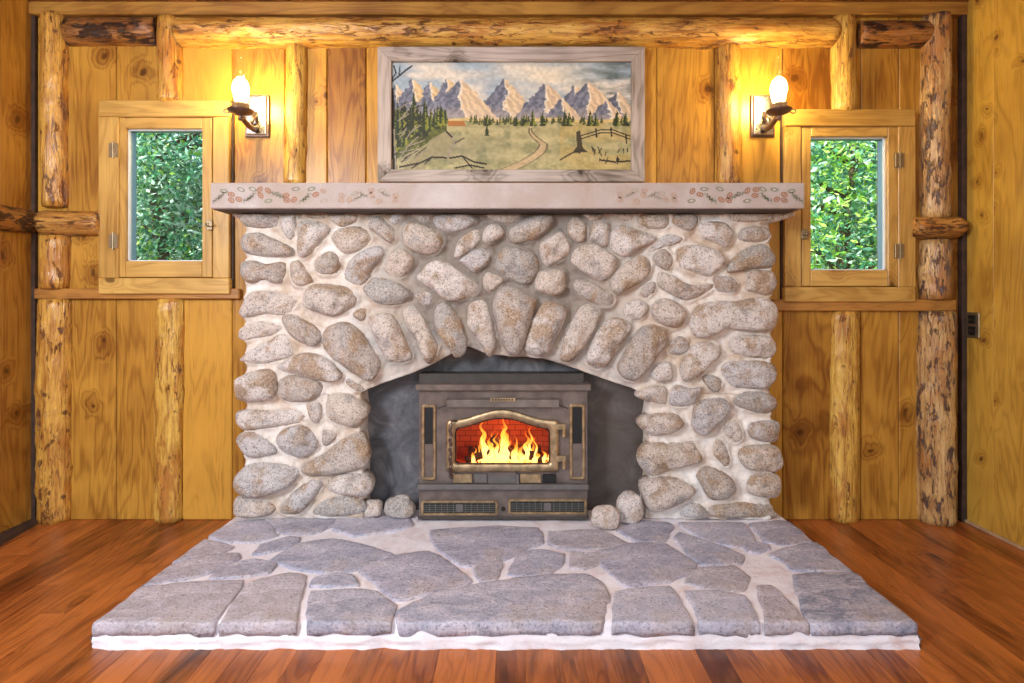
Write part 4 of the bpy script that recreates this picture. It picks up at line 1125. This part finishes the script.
# logs & flames
fzf = fz0 - .03
def flog(a, b, r, seed, label):
    bm = bmesh.new(); a = Vector(a); b = Vector(b); n = 12; pts = [a.lerp(b, k / n) for k in range(n + 1)]
    tube(bm, pts, [r * (1 + .12 * math.sin(k * 2.1 + seed)) for k in range(n + 1)], 12)
    for v in bm.verts: v.co += Vector((noise.noise(v.co * 40 + Vector((seed, 0, 0))), noise.noise(v.co * 40 + Vector((0, seed, 0))), noise.noise(v.co * 40))) * .006
    o = from_bm('firewood_log', bm, M['char'], smooth=True); return tag(o, label, 'firewood', 'burning logs in the stove')
flog((fx0 + .05, 2.50, fzf + .045), (fx0 + .20, 2.55, fzf + .080), .018, 1, 'charred log lying low at the left of the fire')
flog((fx0 + .17, 2.59, fzf + .120), (fx0 + .27, 2.51, fzf + .06), .019, 3, 'charred log tilted against the others in the middle of the fire')
flog((fx0 + .28, 2.56, fzf + .075), (fx1 - .05, 2.51, fzf + .045), .019, 5, 'charred log lying at the right of the fire')
flog((fx0 + .05, 2.68, fzf + .03), (fx1 - .05, 2.69, fzf + .035), .03, 8, 'charred log lying across the back of the fire bed')
bm = bmesh.new(); rs = random.Random(9)
for k in range(70):
    x = rs.uniform(fx0 + .02, fx1 - .02); y = rs.uniform(2.5, 2.66)
    bmesh.ops.create_icosphere(bm, subdivisions=1, radius=rs.uniform(.006, .014), matrix=__import__('mathutils').Matrix.Translation((x, y, fzf + .006)))
eb = from_bm('ember_bed', bm, M['ember']); eb['kind'] = 'stuff'; eb['label'] = 'glowing orange embers under the burning logs'
fr_root = empty('fire', ((fx0 + fx1) / 2, 2.6, fzf)); tag(fr_root, 'yellow and orange flames rising from the logs in the stove', 'fire')
def flame(px, ph, w, Y, seed, base=466):
    rs = random.Random(seed); x = PX(px, Y); z0 = PZ(base, Y); z1 = PZ(base - ph, Y); n = 22; bm = bmesh.new(); rings = []
    lean = rs.uniform(-.018, .018); f1 = rs.uniform(6, 11); L = z1 - z0
    for i in range(n + 1):
        t = i / n; r = w / 2 * (max(0.0, math.sin(PI * (t * .84 + .15))) ** .9) * (1 - t) ** .45 * (1 + .45 * noise.noise(Vector((seed, t * L * 38, 2)))) + .0005
        cx = x + lean * t * L / .12 + .010 * math.sin(t * f1 * L / .1 + seed) * t + .008 * noise.noise(Vector((seed * 3, t * L * 45, 7))) * t
        cy = Y + .01 * math.cos(t * 6 + seed) * t; z = z0 + L * t
        rings.append([bm.verts.new((cx + r * math.cos(a) * (1 + .5 * noise.noise(Vector((math.cos(a) * 2, t * L * 50, seed)))), cy + r * .55 * math.sin(a), z)) for a in [2 * PI * k / 14 for k in range(14)]])
    for a, b in zip(rings, rings[1:]):
        for k in range(14): bm.faces.new((a[k], a[(k + 1) % 14], b[(k + 1) % 14], b[k]))
    bm.faces.new(rings[0]); bm.faces.new(rings[-1])
    from_bm('flame', bm, M['flame'], fr_root, smooth=True)
FL = [(486, 47, .030), (489, 38, .028), (492, 28, .032), (483, 30, .022), (503, 51, .032), (500, 42, .026), (507, 40, .030), (511, 30, .032), (515, 22, .034), (530, 45, .020), (527, 34, .024), (532, 26, .028), (522, 18, .034), (476, 20, .016), (473, 12, .018), (468, 9, .016), (544, 15, .020), (539, 20, .022), (549, 9, .016), (496, 20, .040), (504, 22, .044), (518, 12, .040), (535, 12, .034), (486, 14, .030), (497, 33, .020), (514, 34, .012), (535, 30, .010), (480, 26, .010), (549, 14, .008)]
for k, (px, ph, w) in enumerate(FL): flame(px, ph * .98, w * (.85 if k % 2 else 1), (2.535 + (k * 7 % 5) * .022) if k % 2 else 2.462, k + 1, 466 if k % 2 else 463)

# ------------------------------------------------------------------ painting
Yp = 2.560
pic = empty('framed_painting', (PX(511, Yp), D, PZ(181.5, Yp))); tag(pic, 'wide mountain landscape painting in a weathered barn wood frame above the mantel', 'painting')
ox0, ox1, oy0, oy1, ix0, ix1, iy0, iy1 = 377.5, 645, 46.5, 181.5, 391, 631.5, 61, 169.5
for (nm, q, m) in (('h', [(ox0, oy0), (ox1, oy0), (ix1, iy0), (ix0, iy0)], 'barn_h'), ('h', [(ox0, oy1), (ix0, iy1), (ix1, iy1), (ox1, oy1)], 'barn_h'), ('v', [(ox0, oy0), (ix0, iy0), (ix0, iy1), (ox0, oy1)], 'barn_v'), ('v', [(ox1, oy0), (ox1, oy1), (ix1, iy1), (ix1, iy0)], 'barn_v')):
    bm = bmesh.new(); g = .15
    fr_v = [bm.verts.new(P(a, b, Yp - .006)) for a, b in q]; bk = [bm.verts.new(v.co + Vector((0, .034, 0))) for v in fr_v]
    bm.faces.new(fr_v); bm.faces.new(bk[::-1])
    for k in range(4): bm.faces.new((fr_v[k], fr_v[(k + 1) % 4], bk[(k + 1) % 4], bk[k]))
    bmesh.ops.recalc_face_normals(bm, faces=bm.faces[:])
    bmesh.ops.bevel(bm, geom=bm.edges[:], offset=.002, segments=1, affect='EDGES')
    from_bm('frame_board', bm, M[m], pic)
W_, H_ = 400, 180
uu, vv = np.meshgrid(np.linspace(391, 631.5, W_), np.linspace(61, 169.5, H_))
rng = np.random.default_rng(7)
def vnoise(sx, sy, seed, oct=4):
    r = np.random.default_rng(seed); out = np.zeros_like(uu); amp = 1; tot = 0
    for o in range(oct):
        gx, gy = int(260 / sx) + 3, int(120 / sy) + 3
        g = r.random((gy, gx)); x = (uu - 391) / sx; y = (vv - 61) / sy
        xi = np.floor(x).astype(int); yi = np.floor(y).astype(int); fx = x - xi; fy = y - yi; fx = fx * fx * (3 - 2 * fx); fy = fy * fy * (3 - 2 * fy)
        xi = np.clip(xi, 0, gx - 2); yi = np.clip(yi, 0, gy - 2)
        out += amp * ((g[yi, xi] * (1 - fx) + g[yi, xi + 1] * fx) * (1 - fy) + (g[yi + 1, xi] * (1 - fx) + g[yi + 1, xi + 1] * fx) * fy)
        tot += amp; amp *= .5; sx /= 2; sy /= 2
    return out / tot
def c3(*c): return np.array([(x / 255) ** 2.2 for x in c])
img = np.zeros((H_, W_, 3))
def lay(mask, col): 
    global img
    m = np.clip(mask, 0, 1)[..., None]; img = img * (1 - m) + (col if getattr(col, 'ndim', 1) == 3 else np.array(col)) * m
def inpoly(pts):
    m = np.zeros(uu.shape, bool); n = len(pts); j = n - 1
    for i in range(n):
        xi, yi = pts[i]; xj, yj = pts[j]
        if yi != yj: m ^= ((yi > vv) != (yj > vv)) & (uu < (xj - xi) * (vv - yi) / (yj - yi) + xi)
        j = i
    return m
n1 = vnoise(40, 14, 1); n2 = vnoise(9, 6, 2); n3 = vnoise(3, 2.5, 3, 2); n4 = vnoise(22, 5, 4)
lay(np.ones_like(uu), c3(165, 180, 190))
lay((n1 - .42) * 4, c3(225, 215, 200))
lay(np.exp(-((uu - 545) / 40) ** 2 - ((vv - 75) / 12) ** 2) * .7, c3(240, 225, 195))
lay(np.clip((uu - 560) / 50, 0, 1) * np.clip((n4 - .3) * 3, 0, 1) * .9, c3(95, 108, 105))
lay(np.clip((67 - vv) / 6, 0, 1) * .6 * (n1 + .3), c3(85, 110, 135))
lay(np.clip((uu - 470) / 30, 0, 1) * np.clip((510 - uu) / 20, 0, 1) * .35, c3(110, 135, 160))
peaks = [(396, 84, 16, 22), (412.5, 78.5, 24, 30), (430, 81, 22, 26), (447, 77.5, 26, 34), (505, 78.5, 36, 38), (460, 79.5, 34, 42), (575, 85, 24, 30), (588, 82.5, 34, 40), (546, 83.5, 34, 38), (562, 98, 22, 24), (617.5, 91, 26, 26), (606, 99, 18, 20)]
for (px, py, wl, wr) in peaks:
    base = 123
    d = (vv - py) / (base - py)
    ridge = px + (n2 - .5) * 26 * d + d * 4
    L = px - wl * d ** .85 + (n3 - .5) * 4 + (n2 - .5) * 7; R = px + wr * d ** .85 + (n3 - .5) * 4 + (n2 - .5) * 7
    m = (uu > L) & (uu < R) & (vv > py) & (vv < base)
    sh = uu < ridge
    str_ = np.clip((np.sin((uu - px) * np.where(uu < ridge, .75, .8) + (vv - py) * np.where(uu < ridge, .55, -.5) + n2 * 10) * .6 + (n3 - .5) * 1.6) + .5, 0, 1)
    colL = (c3(98, 102, 118) * (1 - str_[..., None] * .5) + c3(150, 150, 165) * str_[..., None] * .5)
    colR = (c3(232, 205, 165) * (1 - str_[..., None] * .55) + c3(165, 135, 120) * str_[..., None] * .55)
    if px in (447, 430, 412.5): colR = colR * .7 + c3(205, 170, 90) * .3
    lay(m & sh, colL); lay(m & ~sh, colR)
    lay((m & (np.abs(uu - ridge) < 1.0)) * .6, c3(250, 238, 215))
    lay(m * np.clip((d - .6) * 1.5, 0, .5), c3(215, 195, 175))
gy = 119 + 1.2 * np.sin(uu / 13)
lay((vv > gy) * 1.0, (c3(150, 142, 98)[None, None] * (1 - n4[..., None]) + c3(205, 190, 140)[None, None] * n4[..., None]))
lay((vv > gy) * np.clip((n2 - .5) * 3, 0, .6), c3(115, 120, 80))
lay((vv > gy) * np.clip((n1 - .5) * 4, 0, .5) * (uu > 560), c3(190, 160, 90))
lay(((vv > gy) & (vv < gy + 3)) * .7, c3(225, 195, 130))
lay(np.exp(-((uu - 450) / 60) ** 2 - ((vv - 150) / 14) ** 2) * .5, c3(120, 118, 100))
# winding track
tr = 527 + 22 * np.sin((vv - 128) / 13) * np.clip((vv - 126) / 18, 0, 1) - (vv - 135) * .5
lay((np.abs(uu - tr) < (vv - 122) * .16 + .5) & (vv > 126), c3(190, 165, 125)); lay((np.abs(np.abs(uu - tr) - (vv - 122) * .17) < .8) & (vv > 128), c3(105, 95, 70))
pr = random.Random(12)
def conifer(x, yb, h, w, c1, c2):
    d = (vv - (yb - h)) / h
    wd = w * d * (.65 + .5 * np.abs(((vv * 1.1) % 3) / 3 - .2))
    m = (np.abs(uu - x + (n3 - .5) * 1.5) < wd / 2 + .25) & (d > 0) & (d < 1)
    lay(m, c1); lay(m & (uu > x + .2) & (n3 > .42), c2)
dk, lt = c3(50, 58, 34), c3(120, 125, 50)
for k in range(70):
    x = pr.uniform(470, 631); conifer(x, 123 + pr.uniform(-1, 2), pr.uniform(3, 10), 4, c3(75, 80, 48), c3(150, 145, 80))
for x, h in ((533, 17), (543, 13), (565, 17), (569, 14), (590, 15), (596, 12), (617, 16), (626, 14), (517, 10), (524, 11), (487, 12)): conifer(x, 126, h, 8, dk, lt)
lay(inpoly([(448, 121), (464, 121), (466, 126), (448, 126)]), c3(175, 115, 60))
lay(inpoly([(391, 108), (404, 112), (446, 120), (447, 130), (425, 145), (400, 158), (391, 160)]), c3(88, 92, 44)[None, None] * (.6 + .8 * n3[..., None]))
for k in range(75):
    x = pr.uniform(391, 446); yb = 132 - (x - 392) * .1 + pr.uniform(-4, 26 * max(0, (440 - x) / 50)); h = pr.uniform(15, 27) * (1.25 - (x - 391) / 100)
    conifer(x, yb, h, pr.uniform(5, 8), dk, c3(140, 140, 52) if k % 2 else c3(95, 105, 45))
conifer(414, 132, 42, 10, dk, lt); conifer(399, 140, 34, 9, dk, lt); conifer(425, 130, 30, 7, dk, lt); conifer(487, 136, 13, 5, dk, dk)
lay(inpoly([(402, 169.5), (420, 150), (432, 138), (446, 131), (455, 134), (450, 150), (430, 160), (425, 169.5)]) * .8, c3(150, 140, 105))
def stroke(p, w, col):
    for (x0, y0), (x1, y1) in zip(p, p[1:]):
        L2 = (x1 - x0) ** 2 + (y1 - y0) ** 2; t = np.clip(((uu - x0) * (x1 - x0) + (vv - y0) * (y1 - y0)) / L2, 0, 1)
        lay((np.hypot(uu - x0 - t * (x1 - x0), vv - y0 - t * (y1 - y0)) < w) * 1.0, col)
br = c3(48, 40, 34); gr = c3(150, 138, 118)
stroke([(391, 82), (399, 76), (406, 70), (412, 66)], .8, br); stroke([(399, 76), (400, 67)], .6, br); stroke([(392, 79), (396, 73), (394, 66)], .7, br)
stroke([(395, 169), (394, 150), (392, 130), (393, 105), (391, 90)], 2.2, br); stroke([(396, 169), (395, 150), (394, 130)], .8, gr)
for a in range(40): x, y = 394 + pr.uniform(0, 22), pr.uniform(108, 164); stroke([(x, y), (x + pr.uniform(4, 14), y - pr.uniform(3, 12))], .5, gr if a % 2 else br)
stroke([(400, 167), (420, 163), (432, 157), (450, 158), (462, 156), (474, 162), (486, 164)], .9, br); stroke([(432, 157), (425, 164)], .7, br); stroke([(448, 158), (450, 150), (455, 143), (452, 136)], 1.1, gr); stroke([(452, 137), (446, 131)], .8, br)
stroke([(455, 143), (464, 138)], .6, br); stroke([(462, 156), (472, 168)], .6, br); stroke([(420, 163), (412, 168)], .7, br); stroke([(455, 168), (470, 165), (484, 168)], .8, br)
for y0, y1 in ((137, 133), (134, 130)): stroke([(580, y0 + 2), (600, y1), (612, y1 - .5), (630, y1 + 6)], .6, br)
for x, y in ((579, 150), (596, 134), (611, 133), (626, 140)): stroke([(x, y - 5), (x + .5, y + 3)], .8, br)
lay(inpoly([(576, 132), (580, 130), (583, 148), (588, 152), (572, 153), (577, 146)]), c3(70, 60, 40))
for k in range(16): x, y = pr.uniform(590, 628), pr.uniform(152, 164); stroke([(x, y), (x + pr.uniform(-3, 3), y - pr.uniform(3, 6))], .5, br)
stroke([(560, 160), (572, 153), (582, 150)], .7, br); stroke([(600, 160), (615, 162), (630, 161)], .9, br)
img *= (.80 + .4 * n3 * (.6 + .8 * n2))[..., None]
Yv = Yp + .012
verts = [tuple(P(float(uu[i, j]), float(vv[i, j]), Yv)) for i in range(H_) for j in range(W_)]
faces = [(i * W_ + j, i * W_ + j + 1, (i + 1) * W_ + j + 1, (i + 1) * W_ + j) for i in range(H_ - 1) for j in range(W_ - 1)]
me = bpy.data.meshes.new('canvas'); me.from_pydata(verts, [], faces)
ca = me.color_attributes.new('paint', 'FLOAT_COLOR', 'POINT')
buf = np.ones((H_ * W_, 4), np.float32); buf[:, :3] = np.clip(img.reshape(-1, 3), 0, 1); ca.data.foreach_set('color', buf.ravel())
t = NT('oil painting'); t.bsdf(t.n('ShaderNodeVertexColor', layer_name='paint').outputs[0], .5, bump=t.noise(t.coord(), 220, 2), bstr=.15, bdist=.002, spec=.35)
link('canvas', me, t.m, pic)
box('backing_board', PX(ix0 - 4, Yp), PX(ix1 + 4, Yp), Yp + .0135, Yp + .03, PZ(iy1 + 4, Yp), PZ(iy0 - 4, Yp), M['barn_h'], pic)

# ------------------------------------------------------------------ wall lamps
def sconce(xc, label):
    zc = 1.876; root = empty('wall_lamp', (xc, D, zc - .095)); tag(root, label, 'lamp', 'oil lantern style wall lamps')
    box('backplate', xc - .056, xc + .056, D - .012, D, zc - .098, zc + .098, M['bronze'], root, .003)
    box('front_plate', xc - .047, xc + .047, D - .022, D - .0115, zc - .089, zc + .089, M['chrome'], root, .004, 2)
    yl = 2.435; bm = bmesh.new()
    tube(bm, [(xc, D - .02, zc - .055), (xc, D - .05, zc - .072), (xc, D - .10, zc - .070), (xc, yl + .015, zc - .055), (xc, yl, zc - .04)], [.016, .014, .012, .011, .012], 12)
    tube(bm, [(xc, D - .018, zc + .01), (xc, D - .045, zc - .02), (xc, D - .07, zc - .06)], [.010, .009, .008], 10)
    from_bm('arm', bm, M['bronze'], root, smooth=True)
    zb = zc - .052; bm = bmesh.new()
    r = lathe(bm, (xc, yl, zb), [(.0005, -.018), (.010, -.018), (.012, -.008), (.006, -.002), (.018, .004), (.046, .014), (.054, .022), (.054, .026), (.046, .028), (.036, .026), (.036, .050), (.031, .052), (.012, .046), (.0005, .046)], 28)
    from_bm('lamp_cup', bm, M['bronze'], root, smooth=True)
    bm = bmesh.new(); s = -1 if xc < 0 else 1
    tube(bm, [(xc + s * (.062 + .012 * math.cos(a)), yl, zb + .022 + .009 * math.sin(a)) for a in [2 * PI * k / 14 for k in range(15)]], .003, 6, False); from_bm('finger_ring', bm, M['bronze'], root, smooth=True)
    bm = bmesh.new(); lathe(bm, (xc, yl, zb), [(.031, .040), (.037, .060), (.046, .090), (.048, .115), (.042, .150), (.032, .185), (.029, .225), (.031, .245)], 24); from_bm('glass_chimney', bm, M['chim'], root, smooth=True)
    bm = bmesh.new(); lathe(bm, (xc, yl, zb), [(.0005, .042), (.012, .042), (.011, .066), (.0005, .066)], 16); from_bm('candle_sleeve', bm, simple('pale sleeve', (.75, .7, .6), .5), root)
    bm = bmesh.new(); lathe(bm, (xc, yl, zb), [(.0005, .070), (.008, .072), (.021, .090), (.033, .108), (.034, .125), (.027, .150), (.011, .168), (.0005, .172)], 18); from_bm('bulb', bm, M['bulb'], root, smooth=True)
sconce(-1.195, 'nickel and bronze wall lamp with glass chimney between left window and painting')
sconce(1.149, 'nickel and bronze wall lamp with glass chimney between painting and right window')

# outlet on the right wall
zo = .909; yo = 2.535
oroot = empty('electrical_outlet', (XR, yo, zo - .06)); tag(oroot, 'dark double electrical outlet on the right side wall', 'outlet')
box('cover_plate', XR - .006, XR, yo - .036, yo + .036, zo - .058, zo + .058, M['hinge'], oroot, .002)
for dz in (-.026, .026):
    bm = bmesh.new(); add_box(bm, XR - .010, XR - .004, yo - .020, yo + .020, zo + dz - .019, zo + dz + .019, .004, 2); s_ = from_bm('socket', bm, M['black'], oroot)
    bm = bmesh.new()
    for dy in (-.007, .007): add_box(bm, XR - .0105, XR - .0095, yo + dy - .0015, yo + dy + .0015, zo + dz - .006, zo + dz + .008)
    from_bm('slot', bm, M['chrome'], s_)

# ------------------------------------------------------------------ light
w = bpy.data.worlds.new('sky'); S.world = w; w.use_nodes = True; nt = w.node_tree; nt.nodes.clear()
sky = nt.nodes.new('ShaderNodeTexSky'); sky.sky_type = 'NISHITA'; sky.sun_disc = False; sky.sun_elevation = math.radians(50); sky.sun_rotation = math.radians(-70)
sky.air_density = 1.2; sky.dust_density = 2.0
bg = nt.nodes.new('ShaderNodeBackground'); bg.inputs[1].default_value = .36
o_ = nt.nodes.new('ShaderNodeOutputWorld'); nt.links.new(sky.outputs[0], bg.inputs[0]); nt.links.new(bg.outputs[0], o_.inputs[0])
def area(name, loc, target, sx, sy, e, col):
    l = bpy.data.lights.new(name, 'AREA'); l.shape = 'RECTANGLE'; l.size = sx; l.size_y = sy; l.energy = e; l.color = col
    o = bpy.data.objects.new(name, l); C.objects.link(o); o.location = loc
    o.rotation_euler = (Vector(target) - Vector(loc)).to_track_quat('-Z', 'Y').to_euler(); return o
area('unseen_room_light', (-1.95, -.35, 1.85), (.1, 2.4, .8), .6, .8, 88, (.88, .94, 1))  # key from upper left, for the window behind the camera
area('unseen_room_light', (1.5, -2.1, 1.6), (0, 2.5, .9), 1.2, 1.2, 24, (.92, .95, 1))  # added fill lamp behind the camera, lifts the left wall
area('ceiling_fill_light', (0, .6, 2.33), (0, .9, 0), 1.2, 1.2, 20, (1, .93, .84))  # added overhead fill, not a fixture of the room
sun = bpy.data.lights.new('sun', 'SUN'); sun.energy = 11; sun.angle = .01; sun.color = (1, .97, .9)
so = bpy.data.objects.new('sun', sun); C.objects.link(so); so.rotation_euler = (Vector((.75, .35, -.9))).to_track_quat('-Z', 'Y').to_euler()
fl_ = bpy.data.lights.new('fire_glow', 'POINT'); fl_.energy = 3.5; fl_.color = (1, .32, .06); fl_.shadow_soft_size = .05
fo = bpy.data.objects.new('fire_glow', fl_); C.objects.link(fo); fo.location = ((fx0 + fx1) / 2, 2.56, fzf + .12)

cam = bpy.data.cameras.new('camera'); cam.sensor_width = 36; cam.lens = 36 * F / 1024
cam.shift_x = (512 - CX) / 1024; cam.shift_y = -(341.5 - CY) / 1024; cam.clip_start = .05
co = bpy.data.objects.new('camera', cam); C.objects.link(co); co.location = (0, 0, H); co.rotation_euler = (PI / 2, 0, 0)
S.camera = co
S.view_settings.view_transform = 'Standard'; S.view_settings.look = 'None'; S.view_settings.exposure = 0.0; S.view_settings.gamma = 1; S.view_settings.use_curve_mapping = False
